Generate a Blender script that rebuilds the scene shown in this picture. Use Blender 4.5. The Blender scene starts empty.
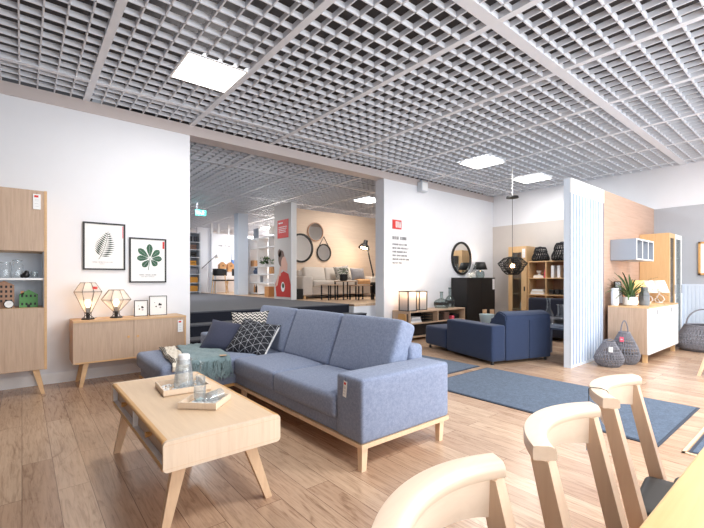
import bpy, bmesh, math, random
from mathutils import Vector, Matrix
random.seed(11)
SC = bpy.context.scene
COL = SC.collection
PI = math.pi
rad = math.radians

# ------------------------------------------------------------------ materials
def lin(c):
    out = []
    for v in c[:3]:
        v = v / 255.0
        out.append(v / 12.92 if v <= 0.04045 else ((v + 0.055) / 1.055) ** 2.4)
    return (*out, 1.0)

class NT:
    def __init__(s, name):
        s.m = bpy.data.materials.new(name); s.m.use_nodes = True
        s.t = s.m.node_tree; s.b = s.t.nodes['Principled BSDF']; s.out = s.t.nodes['Material Output']
    def n(s, kind, **kw):
        nd = s.t.nodes.new(kind)
        for k, v in kw.items():
            if k in nd.inputs.keys() if isinstance(k, str) else False: nd.inputs[k].default_value = v
            else: setattr(nd, k, v)
        return nd
    def l(s, a, b): s.t.links.new(a, b)
    def co(s, scale=(1, 1, 1), rot=(0, 0, 0), kind='Object'):
        tc = s.n('ShaderNodeTexCoord'); mp = s.n('ShaderNodeMapping')
        mp.inputs['Scale'].default_value = scale; mp.inputs['Rotation'].default_value = rot
        s.l(tc.outputs[kind], mp.inputs['Vector']); return mp.outputs['Vector']
    def noise(s, vec, scale, detail=3, dist=0.0, rough=0.55):
        n = s.n('ShaderNodeTexNoise'); n.inputs['Scale'].default_value = scale; n.inputs['Detail'].default_value = detail
        n.inputs['Distortion'].default_value = dist; n.inputs['Roughness'].default_value = rough
        s.l(vec, n.inputs['Vector']); return n.outputs['Fac']
    def ramp(s, fac, stops):
        r = s.n('ShaderNodeValToRGB'); e = r.color_ramp.elements
        while len(e) < len(stops): e.new(0.5)
        for el, (p, c) in zip(e, stops): el.position = p; el.color = lin(c)
        s.l(fac, r.inputs['Fac']); return r.outputs['Color']
    def mix(s, fac, a, b, mode='MIX'):
        m = s.n('ShaderNodeMix', data_type='RGBA', blend_type=mode)
        for sock, v in ((m.inputs[0], fac), (m.inputs[6], a), (m.inputs[7], b)):
            if hasattr(v, 'is_linked'): s.l(v, sock)
            else: sock.default_value = v
        return m.outputs[2]
    def bump(s, h, strength=0.2, dist=0.002):
        b = s.n('ShaderNodeBump'); b.inputs['Strength'].default_value = strength; b.inputs['Distance'].default_value = dist
        s.l(h, b.inputs['Height']); s.l(b.outputs['Normal'], s.b.inputs['Normal'])

def pbr(name, c, rough=0.5, metal=0.0, spec=0.5, vary=0.0):
    t = NT(name); t.b.inputs['Roughness'].default_value = rough; t.b.inputs['Metallic'].default_value = metal
    t.b.inputs['Specular IOR Level'].default_value = spec
    k = max(vary, 0.006)
    f = t.noise(t.co((1, 1, 1)), 6.0, 3)
    t.l(t.ramp(f, [(0.25, tuple(v * (1 - k) for v in c)), (0.75, tuple(min(255, v * (1 + k * 0.5)) for v in c))]), t.b.inputs['Base Color'])
    return t.m

def wood(name, c, dark, axis='X', scale=1.0, rough=0.45, knots=True):
    t = NT(name)
    st = {'X': (1.2, 22, 22), 'Y': (22, 1.2, 22), 'Z': (22, 22, 1.2)}[axis]
    st2 = {'X': (0.5, 5, 5), 'Y': (5, 0.5, 5), 'Z': (5, 5, 0.5)}[axis]
    v1 = t.co(tuple(a * scale for a in st)); v2 = t.co(tuple(a * scale for a in st2))
    f1 = t.noise(v1, 3.0, 6, 0.6, 0.65); f2 = t.noise(v2, 2.0, 4, 1.5)
    c1 = t.ramp(f1, [(0.3, dark), (0.62, c)])
    c2 = t.ramp(f2, [(0.3, tuple(0.88 * a + 0.12 * b for a, b in zip(c, dark))), (0.7, tuple(min(255, a * 1.03) for a in c))])
    t.l(t.mix(0.55, c1, c2), t.b.inputs['Base Color'])
    t.b.inputs['Roughness'].default_value = rough
    return t.m

def fabric(name, c, c2, scale=260, rough=0.95, bump=0.35, big=0.12):
    t = NT(name); v = t.co()
    f = t.noise(v, scale, 2, 0.3, 0.7); g = t.noise(v, scale * 0.28, 3)
    col = t.ramp(f, [(0.3, c2), (0.7, c)])
    col = t.mix(0.35, col, t.ramp(g, [(0.35, c2), (0.65, c)]))
    t.l(col, t.b.inputs['Base Color']); t.b.inputs['Roughness'].default_value = rough
    t.b.inputs['Specular IOR Level'].default_value = 0.15
    t.b.inputs['Sheen Weight'].default_value = 0.15
    t.bump(f, bump, 0.002)
    return t.m

def glass(name, tint=(245, 250, 250), gloss=0.12, alpha_col=0.06, rough=0.02):
    t = NT(name); t.t.nodes.remove(t.b)
    tr = t.n('ShaderNodeBsdfTransparent'); tr.inputs['Color'].default_value = lin(tint)
    gl = t.n('ShaderNodeBsdfGlossy'); gl.inputs['Roughness'].default_value = rough
    df = t.n('ShaderNodeBsdfDiffuse'); df.inputs['Color'].default_value = lin((235, 240, 242))
    lw = t.n('ShaderNodeLayerWeight'); lw.inputs['Blend'].default_value = 0.35
    mul = t.n('ShaderNodeMath', operation='MULTIPLY_ADD'); mul.inputs[1].default_value = 0.32; mul.inputs[2].default_value = gloss * 0.5
    t.l(lw.outputs['Fresnel'], mul.inputs[0])
    m1 = t.n('ShaderNodeMixShader'); m2 = t.n('ShaderNodeMixShader'); m2.inputs[0].default_value = alpha_col
    t.l(mul.outputs[0], m1.inputs[0]); t.l(tr.outputs[0], m1.inputs[1]); t.l(gl.outputs[0], m1.inputs[2])
    t.l(m1.outputs[0], m2.inputs[1]); t.l(df.outputs[0], m2.inputs[2])
    t.l(m2.outputs[0], t.out.inputs['Surface'])
    return t.m

def emit(name, c, s):
    t = NT(name)
    t.b.inputs['Base Color'].default_value = lin(c); t.b.inputs['Emission Color'].default_value = lin(c)
    t.b.inputs['Emission Strength'].default_value = s
    return t.m

def floor_mat(name, ca, cb, dark, pw, pl, rough=0.38, rotate=True):
    t = NT(name)
    v = t.co((1, 1, 1), (0, 0, rad(90)))
    br = t.n('ShaderNodeTexBrick', offset=0.37, offset_frequency=2)
    t.l(v, br.inputs['Vector'])
    br.inputs['Scale'].default_value = 1.0; br.inputs['Brick Width'].default_value = pl; br.inputs['Row Height'].default_value = pw
    br.inputs['Mortar Size'].default_value = 0.0016; br.inputs['Mortar Smooth'].default_value = 0.1; br.inputs['Bias'].default_value = 0.0
    br.inputs['Color1'].default_value = lin(ca); br.inputs['Color2'].default_value = lin(cb); br.inputs['Mortar'].default_value = lin(dark)
    # a per-plank offset keeps the grain of neighbouring planks apart
    sep = t.n('ShaderNodeSeparateColor'); t.l(br.outputs['Color'], sep.inputs[0])
    cmb = t.n('ShaderNodeCombineXYZ'); t.l(sep.outputs[0], cmb.inputs['Z'])
    sc = t.n('ShaderNodeVectorMath', operation='SCALE'); sc.inputs['Scale'].default_value = 40.0; t.l(cmb.outputs[0], sc.inputs[0])
    add = t.n('ShaderNodeVectorMath', operation='ADD'); t.l(t.co((14, 1.0, 1)), add.inputs[0]); t.l(sc.outputs[0], add.inputs[1])
    f1 = t.noise(add.outputs[0], 4.0, 7, 1.2, 0.65)
    g = t.ramp(f1, [(0.32, (186, 172, 162)), (0.5, (236, 231, 228)), (0.7, (255, 253, 250))])
    add2 = t.n('ShaderNodeVectorMath', operation='ADD'); t.l(t.co((5, 1.2, 1)), add2.inputs[0]); t.l(sc.outputs[0], add2.inputs[1])
    f2 = t.noise(add2.outputs[0], 1.6, 3, 2.5)
    k = t.ramp(f2, [(0.26, (176, 156, 142)), (0.4, (250, 246, 242)), (1.0, (255, 255, 255))])
    col = t.mix(0.8, br.outputs['Color'], g, 'MULTIPLY'); col = t.mix(0.6, col, k, 'MULTIPLY')
    t.l(col, t.b.inputs['Base Color']); t.b.inputs['Roughness'].default_value = rough; t.b.inputs['Specular IOR Level'].default_value = 0.62
    return t.m

M = {}
M['wall'] = pbr('white_wall_paint', (230, 232, 238), 0.75, vary=0.0)
M['wall_grey'] = pbr('grey_wall_paint', (176, 180, 188), 0.8, vary=0.01)
M['wall_beige'] = pbr('beige_wall_paint', (205, 199, 195), 0.8, vary=0.01)
M['trim_warm_bounce'] = pbr('ceiling_trim_floor_bounce', (200, 190, 188), 0.6)  # warm bounce from the floor is put into the trim colour
M['white'] = pbr('white_lacquer', (240, 241, 243), 0.45, vary=0.01)
M['paper'] = pbr('white_paper', (242, 243, 243), 0.8)
M['slat'] = pbr('slat_white', (216, 227, 241), 0.55)
M['slat_panel'] = pbr('slat_panel_pale_blue', (204, 216, 232), 0.55)
M['slat_gap_shade'] = pbr('slat_groove_shade', (136, 156, 188), 0.7)  # darker blue puts the shade of the shallow grooves into the colour
M['grid'] = pbr('ceiling_grid_white', (222, 226, 234), 0.5)
M['plenum'] = pbr('dark_plenum', (70, 68, 70), 0.9)
M['light'] = emit('lit_diffuser', (255, 252, 246), 9.0)
M['floor'] = floor_mat('oak_plank_floor', (190, 160, 136), (212, 186, 161), (130, 104, 86), 0.15, 1.35, 0.27)
M['floor_up'] = floor_mat('pale_plank_floor', (214, 186, 156), (226, 200, 172), (150, 125, 104), 0.15, 1.35)
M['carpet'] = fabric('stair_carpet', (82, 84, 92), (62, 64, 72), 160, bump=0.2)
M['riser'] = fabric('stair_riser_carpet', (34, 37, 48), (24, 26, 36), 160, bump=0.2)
M['mat_rug'] = fabric('blue_entrance_mat', (92, 110, 134), (48, 62, 82), 120, bump=0.5)
M['mat_edge'] = pbr('mat_edge_rubber', (48, 58, 74), 0.8)
M['oak'] = wood('oak_grain_vertical', (196, 170, 148), (156, 128, 106), 'Z')
M['oak_x'] = wood('oak_grain_lengthwise', (198, 172, 148), (164, 134, 108), 'X')
M['oak_edge'] = wood('honey_oak_edge', (212, 174, 130), (188, 148, 106), 'X')
M['oak_yel'] = wood('golden_oak', (218, 182, 136), (190, 152, 106), 'Z')
M['oak_yel_y'] = wood('golden_oak_level', (218, 182, 136), (190, 152, 106), 'Y')
M['ash'] = wood('pale_oak_top', (226, 198, 166), (206, 174, 140), 'Y', 0.8)
M['ash_end'] = wood('pale_oak_end', (232, 212, 190), (212, 186, 160), 'Z', 0.8)
M['ash_edge'] = wood('warm_oak_lip', (214, 166, 106), (188, 138, 82), 'Y')
M['ash_leg'] = wood('pale_oak_leg', (226, 196, 164), (204, 170, 136), 'Z')
M['beech'] = wood('beech', (234, 212, 190), (222, 196, 172), 'X', 0.7, 0.35)
M['beech_leg'] = wood('beech_post', (222, 194, 168), (204, 172, 144), 'Z', 0.7, 0.38)
M['table'] = wood('golden_table_top', (226, 188, 130), (204, 160, 100), 'X', 0.9, 0.35)
M['panel_wood'] = wood('whitewashed_wood_wall', (196, 166, 148), (168, 136, 118), 'X', 0.6, 0.6)
M['panel_warm'] = wood('pale_wood_wall', (222, 202, 184), (202, 178, 158), 'X', 0.6, 0.6)
M['sofa'] = fabric('blue_grey_weave', (150, 161, 185), (108, 119, 146), 200)
M['sofa_dark'] = fabric('seam_piping', (96, 106, 138), (80, 90, 120), 230)
M['navy'] = fabric('navy_fabric', (54, 68, 98), (36, 46, 70), 240)
M['navy_dk'] = fabric('dark_navy_fabric', (48, 50, 64), (36, 38, 50), 240)
M['beige_fab'] = fabric('cream_sofa_fabric', (214, 208, 202), (196, 188, 182), 200)
M['pillow_navy'] = fabric('slate_navy_cotton', (72, 76, 96), (60, 63, 82), 300)
M['black'] = pbr('matte_black', (24, 24, 26), 0.5)
M['black_sat'] = pbr('satin_black_lacquer', (20, 20, 24), 0.32)
M['metal_blk'] = pbr('black_wire', (26, 25, 25), 0.7)
M['grey'] = pbr('grey_lacquer', (152, 160, 172), 0.5)
M['greylight'] = pbr('light_grey_lacquer', (206, 212, 220), 0.5)
M['rope'] = fabric('grey_rope', (140, 140, 148), (98, 98, 106), 300)
M['rope_blk'] = fabric('black_rope', (52, 52, 56), (30, 30, 32), 300)
M['glass'] = glass('clear_glass', (252, 254, 254), 0.05, 0.05)
M['jar_glass'] = glass('thick_clear_glass', (250, 253, 255), 0.12, 0.13)
M['frame_glass'] = glass('picture_glass', (254, 254, 254), 0.01, 0.0)
M['glass_smoke'] = glass('smoked_glass', (212, 222, 222), 0.08, 0.03)
M['glass_pane'] = glass('cabinet_glass', (236, 240, 240), 0.06, 0.01)
M['glass_shade'] = glass('threaded_glass_shade', (250, 238, 230), 0.05, 0.36)
M['mirror'] = pbr('mirror_silver', (235, 238, 240), 0.02, 1.0)
M['red'] = pbr('red_print', (214, 52, 48), 0.6)
M['pink'] = pbr('pink_label', (236, 96, 120), 0.6)
M['ink'] = pbr('grey_ink', (96, 96, 100), 0.8)
M['ink_lt'] = pbr('pale_ink', (190, 190, 194), 0.8)
M['ink_dk'] = pbr('dark_ink', (52, 52, 56), 0.8)
M['leaf'] = pbr('leaf_print_green', (64, 104, 82), 0.8, vary=0.2)
M['fern'] = pbr('fern_print_green', (46, 66, 54), 0.8, vary=0.2)
M['plant'] = pbr('plant_green', (86, 116, 66), 0.5, vary=0.35)
M['plant_dk'] = pbr('dark_plant_green', (58, 88, 48), 0.5, vary=0.35)
M['soil'] = pbr('soil', (60, 46, 38), 0.95)
M['ceramic'] = pbr('white_ceramic', (236, 236, 236), 0.3)
M['vase_grey'] = pbr('grey_glaze', (138, 144, 152), 0.5, vary=0.12)
M['green_house'] = pbr('green_painted_wood', (92, 152, 90), 0.6, vary=0.08)
M['brown_house'] = wood('brown_house_wood', (182, 142, 116), (150, 112, 90), 'Z')
M['bulb'] = emit('glowing_bulb', (255, 214, 160), 22.0)
M['bulb_soft'] = emit('soft_glow', (255, 226, 190), 4.0)
M['exit'] = emit('exit_sign_green', (70, 205, 190), 1.4)
M['exit_white'] = emit('exit_sign_white', (235, 255, 250), 2.2)
M['candle'] = pbr('cream_wax', (240, 226, 212), 0.6)
M['teal'] = fabric('teal_knit', (140, 160, 164), (98, 120, 126), 140, bump=0.6)
M['cream'] = fabric('cream_knit', (236, 228, 214), (214, 204, 188), 160, bump=0.5)
M['camel'] = fabric('camel_wool', (206, 166, 124), (184, 142, 100), 160)
M['skin'] = pbr('printed_skin', (222, 176, 158), 0.8)
M['hair'] = pbr('printed_hair', (118, 96, 88), 0.8)
M['apron'] = pbr('printed_red', (196, 58, 50), 0.8)
M['ochre'] = fabric('ochre_textile', (206, 150, 72), (176, 122, 52), 120)
M['brown_t'] = fabric('brown_textile', (140, 112, 100), (112, 88, 78), 120)
M['grey_t'] = fabric('grey_textile', (150, 150, 156), (112, 112, 120), 120)
M['linen'] = pbr('white_lamp_fabric', (244, 240, 234), 0.8)
M['bluepic'] = pbr('blue_print', (86, 124, 184), 0.7, vary=0.3)
M['cardboard'] = wood('tan_box_wood', (196, 146, 98), (168, 118, 74), 'Z')
M['blue_table'] = pbr('slate_blue_lacquer', (70, 88, 118), 0.45)
M['aqua'] = pbr('pale_aqua_ceramic', (196, 212, 214), 0.4)
M['tan'] = pbr('tan_ceramic', (206, 168, 132), 0.5)
M['pebble'] = pbr('white_pebble', (244, 246, 248), 0.5, vary=0.1)
M['bluetag'] = pbr('pale_blue_card', (200, 208, 226), 0.7)
M['yellow_shade'] = emit('lit_straw_shade', (250, 206, 140), 0.55)

def weave_pattern(name, dark, lightc, kind):
    t = NT(name); v = t.co((1, 1, 1))
    if kind == 'zig':
        sp = t.n('ShaderNodeSeparateXYZ'); t.l(v, sp.inputs[0])
        pp = t.n('ShaderNodeMath', operation='PINGPONG'); pp.inputs[1].default_value = 0.026; t.l(sp.outputs['X'], pp.inputs[0])
        ad = t.n('ShaderNodeMath', operation='ADD'); t.l(pp.outputs[0], ad.inputs[0]); t.l(sp.outputs['Y'], ad.inputs[1])
        md = t.n('ShaderNodeMath', operation='PINGPONG'); md.inputs[1].default_value = 0.018; t.l(ad.outputs[0], md.inputs[0])
        gt = t.n('ShaderNodeMath', operation='GREATER_THAN'); gt.inputs[1].default_value = 0.009; t.l(md.outputs[0], gt.inputs[0]); fac = gt.outputs[0]
    else:   # thin light lines crossing at three angles
        facs = []
        for ang in (0, 60, 120):
            vv = t.co((1, 1, 1), (0, 0, rad(ang + 10)))
            sp = t.n('ShaderNodeSeparateXYZ'); t.l(vv, sp.inputs[0])
            pp = t.n('ShaderNodeMath', operation='PINGPONG'); pp.inputs[1].default_value = 0.034; t.l(sp.outputs['X'], pp.inputs[0])
            gt = t.n('ShaderNodeMath', operation='LESS_THAN'); gt.inputs[1].default_value = 0.0014; t.l(pp.outputs[0], gt.inputs[0]); facs.append(gt.outputs[0])
        m1 = t.n('ShaderNodeMath', operation='MAXIMUM'); t.l(facs[0], m1.inputs[0]); t.l(facs[1], m1.inputs[1])
        m2 = t.n('ShaderNodeMath', operation='MAXIMUM'); t.l(m1.outputs[0], m2.inputs[0]); t.l(facs[2], m2.inputs[1]); fac = m2.outputs[0]
    t.l(t.mix(fac, lin(dark), lin(lightc)), t.b.inputs['Base Color']); t.b.inputs['Roughness'].default_value = 0.9
    return t.m
M['pat_geo'] = weave_pattern('black_star_line_cotton', (34, 36, 44), (186, 189, 198), 'geo')
M['pat_zig'] = weave_pattern('black_white_zigzag_cotton', (34, 34, 38), (222, 218, 212), 'zig')

# ------------------------------------------------------------------ mesh builder
class MB:
    def __init__(s, root=None):
        s.bm = bmesh.new(); s.mi = 0; s.off = Vector(root.location) if root is not None else Vector((0, 0, 0)); s.X = None
    def v(s, p):
        p = Vector(p)
        if s.X is not None: p = s.X @ p
        return s.bm.verts.new(p)
    def f(s, vs):
        try:
            fc = s.bm.faces.new(vs); fc.material_index = s.mi; return fc
        except ValueError: return None
    def box(s, a, b, bev=0.0, seg=2):
        a, b = [min(p, q) for p, q in zip(a, b)], [max(p, q) for p, q in zip(a, b)]
        c = [s.v((x, y, z)) for z in (a[2], b[2]) for y in (a[1], b[1]) for x in (a[0], b[0])]
        fs = [s.f([c[i] for i in q]) for q in ((0, 2, 3, 1), (4, 5, 7, 6), (0, 1, 5, 4), (2, 6, 7, 3), (0, 4, 6, 2), (1, 3, 7, 5))]
        if bev > 0:
            es = list({e for f in fs for e in f.edges})
            r = bmesh.ops.bevel(s.bm, geom=es, offset=bev, segments=seg, affect='EDGES', profile=0.5)
            for f in r['faces']: f.material_index = s.mi
        return s
    def bar(s, p, q, w, d=None, w2=None, d2=None, up=(0, 0, 1)):
        p, q = Vector(p), Vector(q); d = w if d is None else d; w2 = w if w2 is None else w2; d2 = d if d2 is None else d2
        ax = (q - p).normalized(); u = Vector(up)
        if abs(ax.dot(u)) > 0.98: u = Vector((0, 1, 0))
        x = ax.cross(u).normalized(); y = x.cross(ax).normalized()
        r = []
        for c, ww, dd in ((p, w, d), (q, w2, d2)):
            r.append([s.v(c + x * sx * ww / 2 + y * sy * dd / 2) for sx, sy in ((-1, -1), (1, -1), (1, 1), (-1, 1))])
        a, b = r
        s.f(a[::-1]); s.f(b)
        for i in range(4): s.f([a[i], a[(i + 1) % 4], b[(i + 1) % 4], b[i]])
        return s
    def hbar(s, p, q, w, d, w2=None, d2=None):
        """bar with level ends: p top, q bottom, w along x, d along y"""
        w2 = w if w2 is None else w2; d2 = d if d2 is None else d2
        r = [[s.v((c[0] + sx * ww / 2, c[1] + sy * dd / 2, c[2])) for sx, sy in ((-1, -1), (1, -1), (1, 1), (-1, 1))] for c, ww, dd in ((p, w, d), (q, w2, d2))]
        t, b = r
        s.f(t); s.f(b[::-1])
        for i in range(4): s.f([b[i], b[(i + 1) % 4], t[(i + 1) % 4], t[i]])
        return s
    def lathe(s, prof, c=(0, 0, 0), n=24, closed=False, phase=0.0):
        c = Vector(c); rings = []
        for r, z in prof:
            if r < 1e-6: rings.append([s.v(c + Vector((0, 0, z)))])
            else: rings.append([s.v(c + Vector((r * math.cos(2 * PI * i / n + phase), r * math.sin(2 * PI * i / n + phase), z))) for i in range(n)])
        for a, b in zip(rings, rings[1:]):
            for i in range(n):
                j = (i + 1) % n
                if len(a) == 1 and len(b) == 1: continue
                if len(a) == 1: s.f([a[0], b[j], b[i]])
                elif len(b) == 1: s.f([a[i], a[j], b[0]])
                else: s.f([a[i], a[j], b[j], b[i]])
        return s
    def cyl(s, c, r, h, n=20, r2=None):
        r2 = r if r2 is None else r2
        return s.lathe([(0, 0), (r, 0), (r2, h), (0, h)], c, n)
    def tube(s, path, r, n=8, closed=False, r_end=None):
        P = [Vector(p) for p in path]; N = len(P); rings = []; prev = None
        for i, p in enumerate(P):
            if closed: d = P[(i + 1) % N] - P[i - 1]
            else: d = P[min(i + 1, N - 1)] - P[max(i - 1, 0)]
            d.normalize()
            if prev is None:
                u = Vector((0, 0, 1)) if abs(d.z) < 0.9 else Vector((1, 0, 0))
                x = d.cross(u).normalized()
            else:
                x = (prev - d * prev.dot(d)); x = x.normalized() if x.length > 1e-6 else d.orthogonal().normalized()
            prev = x; y = d.cross(x)
            rr = r if r_end is None else r + (r_end - r) * i / max(1, N - 1)
            rings.append([s.v(p + (x * math.cos(2 * PI * k / n) + y * math.sin(2 * PI * k / n)) * rr) for k in range(n)])
        for i in range(N if closed else N - 1):
            a, b = rings[i], rings[(i + 1) % N]
            for k in range(n): s.f([a[k], a[(k + 1) % n], b[(k + 1) % n], b[k]])
        if not closed: s.f(rings[0][::-1]); s.f(rings[-1])
        return s
    def prism(s, pts, axis, a, b):
        def P(u, w, t): return {'X': (t, u, w), 'Y': (u, t, w), 'Z': (u, w, t)}[axis]
        A = [s.v(P(u, w, a)) for u, w in pts]; B = [s.v(P(u, w, b)) for u, w in pts]; n = len(pts)
        s.f(A); s.f(B[::-1])
        for i in range(n): s.f([A[(i + 1) % n], A[i], B[i], B[(i + 1) % n]])
        return s
    def disc(s, c, r, axis='Y', n=24, rz=None):
        rz = r if rz is None else rz; vs = []
        for i in range(n):
            a = 2 * PI * i / n; u, w = r * math.cos(a), rz * math.sin(a)
            vs.append(s.v(Vector(c) + Vector({'X': (0, u, w), 'Y': (u, 0, w), 'Z': (u, w, 0)}[axis])))
        s.f(vs); return s
    def poly(s, pts): s.f([s.v(p) for p in pts]); return s
    def softbox(s, lo, hi, r, crown=(0, 0, 0), n=6):
        lo, hi = Vector(lo), Vector(hi); ax = []
        for k in range(3):
            L = hi[k] - lo[k]; rr = min(r, L * 0.499)
            e = [0, 0.15 * rr, 0.45 * rr, rr]; inner = [rr + (L - 2 * rr) * i / n for i in range(1, n)]
            ax.append([lo[k] + q for q in e + inner + [L - q for q in e[::-1]]])
        V = {}; c = (lo + hi) / 2; half = (hi - lo) / 2
        def vert(i, j, k):
            key = (i, j, k)
            if key not in V:
                p = Vector((ax[0][i], ax[1][j], ax[2][k])); q = Vector([min(max(p[m], lo[m] + min(r, half[m] * .998)), hi[m] - min(r, half[m] * .998)) for m in range(3)])
                d = p - q
                if d.length > 1e-9:
                    # project the cube corner coordinates onto the round
                    p = q + d.normalized() * r if sum(abs(x) > 1e-9 for x in d) > 1 else q + d
                u = Vector([(p[m] - c[m]) / half[m] for m in range(3)])
                g = Vector((0, 0, 0))
                for m in range(3):
                    a, b = [x for x in range(3) if x != m]
                    g[m] = crown[m] * u[m] * max(0, 1 - u[a] ** 2) * max(0, 1 - u[b] ** 2)
                V[key] = s.v(p + g)
            return V[key]
        nx, ny, nz = [len(a) - 1 for a in ax]
        for i in range(nx):
            for j in range(ny):
                s.f([vert(i, j, 0), vert(i, j + 1, 0), vert(i + 1, j + 1, 0), vert(i + 1, j, 0)])
                s.f([vert(i, j, nz), vert(i + 1, j, nz), vert(i + 1, j + 1, nz), vert(i, j + 1, nz)])
        for i in range(nx):
            for k in range(nz):
                s.f([vert(i, 0, k), vert(i + 1, 0, k), vert(i + 1, 0, k + 1), vert(i, 0, k + 1)])
                s.f([vert(i, ny, k), vert(i, ny, k + 1), vert(i + 1, ny, k + 1), vert(i + 1, ny, k)])
        for j in range(ny):
            for k in range(nz):
                s.f([vert(0, j, k), vert(0, j, k + 1), vert(0, j + 1, k + 1), vert(0, j + 1, k)])
                s.f([vert(nx, j, k), vert(nx, j + 1, k), vert(nx, j + 1, k + 1), vert(nx, j, k + 1)])
        return s
    def pillow(s, w, h, t, n=14):
        """throw pillow lying in XY, thickness Z, pinched corners"""
        for sg in (1, -1):
            G = []
            for i in range(n + 1):
                row = []
                for j in range(n + 1):
                    u, q = -1 + 2 * i / n, -1 + 2 * j / n
                    th = (max(0, 1 - abs(u) ** 2.6) ** 0.55) * (max(0, 1 - abs(q) ** 2.6) ** 0.55)
                    k = 1 - 0.07 * (1 - q * q) * abs(u) ** 3; k2 = 1 - 0.07 * (1 - u * u) * abs(q) ** 3
                    row.append(s.v((u * w / 2 * k, q * h / 2 * k2, sg * (t / 2 * th + 0.003))))
                G.append(row)
            for i in range(n):
                for j in range(n):
                    q = [G[i][j], G[i + 1][j], G[i + 1][j + 1], G[i][j + 1]]
                    s.f(q if sg > 0 else q[::-1])
            if sg > 0: top = G
            else:
                def edge(G): return [G[i][0] for i in range(n)] + [G[n][j] for j in range(n)] + [G[i][n] for i in range(n, 0, -1)] + [G[0][j] for j in range(n, 0, -1)]
                A, B = edge(top), edge(G)
                for i in range(len(A)): s.f([A[i], A[(i + 1) % len(A)], B[(i + 1) % len(A)], B[i]][::-1])
        return s
    def grid(s, fn, nu, nv):
        G = [[s.v(fn(i / nu, j / nv)) for j in range(nv + 1)] for i in range(nu + 1)]
        for i in range(nu):
            for j in range(nv): s.f([G[i][j], G[i + 1][j], G[i + 1][j + 1], G[i][j + 1]])
        return s
    def ball(s, c, r, n=10, sz=1.0):
        return s.lathe([(r * math.sin(PI * i / n), -r * sz * math.cos(PI * i / n)) for i in range(n + 1)], c, n * 2)
    def build(s, name, mats, parent=None, smooth=True, solid=0.0, angle=38):
        bmesh.ops.remove_doubles(s.bm, verts=s.bm.verts, dist=1e-6)
        bmesh.ops.recalc_face_normals(s.bm, faces=s.bm.faces)
        if s.off.length > 0: bmesh.ops.translate(s.bm, verts=s.bm.verts, vec=-s.off)
        me = bpy.data.meshes.new(name); s.bm.to_mesh(me); s.bm.free()
        if not isinstance(mats, (list, tuple)): mats = [mats]
        for m in mats: me.materials.append(m)
        if smooth:
            me.polygons.foreach_set('use_smooth', [True] * len(me.polygons)); me.set_sharp_from_angle(angle=rad(angle))
        o = bpy.data.objects.new(name, me); COL.objects.link(o)
        if parent is not None: o.parent = parent
        if solid:
            md = o.modifiers.new('thickness', 'SOLIDIFY'); md.thickness = solid; md.offset = 0
        return o

def thing(name, label, cat, loc=(0, 0, 0), rz=0.0, group=None, rot=None):
    o = bpy.data.objects.new(name, None); COL.objects.link(o); o.empty_display_size = 0.1
    o.location = loc; o.rotation_euler = rot if rot else (0, 0, rz)
    o['label'] = label; o['category'] = cat
    if group: o['group'] = group
    return o
def tag(o, label, cat, group=None, loc=None, rz=None, rot=None):
    o['label'] = label; o['category'] = cat
    if group: o['group'] = group
    if loc is not None: o.location = loc
    if rz is not None: o.rotation_euler = (0, 0, rz)
    if rot is not None: o.rotation_euler = rot
    return o
def struct(o): o['kind'] = 'structure'; return o
def dup(root, loc, rz=None, label=None, group=None, rot=None):
    def cp(o, par):
        c = o.copy(); COL.objects.link(c)
        if par is not None: c.parent = par
        for ch in list(o.children): cp(ch, c)
        return c
    r = cp(root, None); r.location = loc
    if rz is not None: r.rotation_euler = (0, 0, rz)
    if rot is not None: r.rotation_euler = rot
    if label: r['label'] = label
    if group: r['group'] = group
    return r
def glyph_row(m, x0, x1, z0, h, y, words=(6, 7), axis='Y', stroke=0.18):
    """a row of small illegible letter strokes standing on z0"""
    x = x0; cw = h * 0.62; k = 0; wl = random.choice(words)
    sg = -1
    while x + cw * 0.7 < x1:
        k += 1
        if k > wl: k = 0; wl = random.choice(words); x += cw * 0.8; continue
        s = h * stroke
        def bx(a, b, c, d):
            if axis == 'Y': m.box((x + a, y - 0.0015, z0 + c), (x + b, y, z0 + d))
            else: m.box((y - 0.0015, x + a, z0 + c), (y, x + b, z0 + d))
        t = random.randint(0, 3)
        bx(0, s, 0, h)
        if t != 1: bx(cw * 0.7 - s, cw * 0.7, 0, h * random.choice((0.6, 1)))
        if t in (0, 3): bx(0, cw * 0.7, h - s, h)
        if t in (2, 3): bx(0, cw * 0.7, 0, s)
        x += cw
def price_tag(loc, rz, w, h, label, tilt=0.0, group=None, red=True):
    """hanging white card; faces local -Y, hangs down from loc"""
    m = MB(); m.box((-w / 2, -0.003, -h), (w / 2, -0.001, 0)); m.mi = 1
    if red: m.box((-w * 0.34, -0.0036, -h * 0.22), (w * 0.2, -0.003, -h * 0.08))
    m.mi = 2
    for q in (0.36, 0.44, 0.62, 0.8): m.box((-w * 0.3, -0.0034, -h * q - 0.003), (w * 0.22, -0.003, -h * q))
    m.mi = 3; m.tube([(0, -0.002, -0.004), (0, -0.002, 0.022)], 0.0012, 6)
    o = m.build('price_tag', [M['paper'], M['red'], M['ink_lt'], M['ink_dk']], smooth=False)
    return tag(o, label, 'tag', group, loc, rot=(0, tilt, rz))
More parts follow.
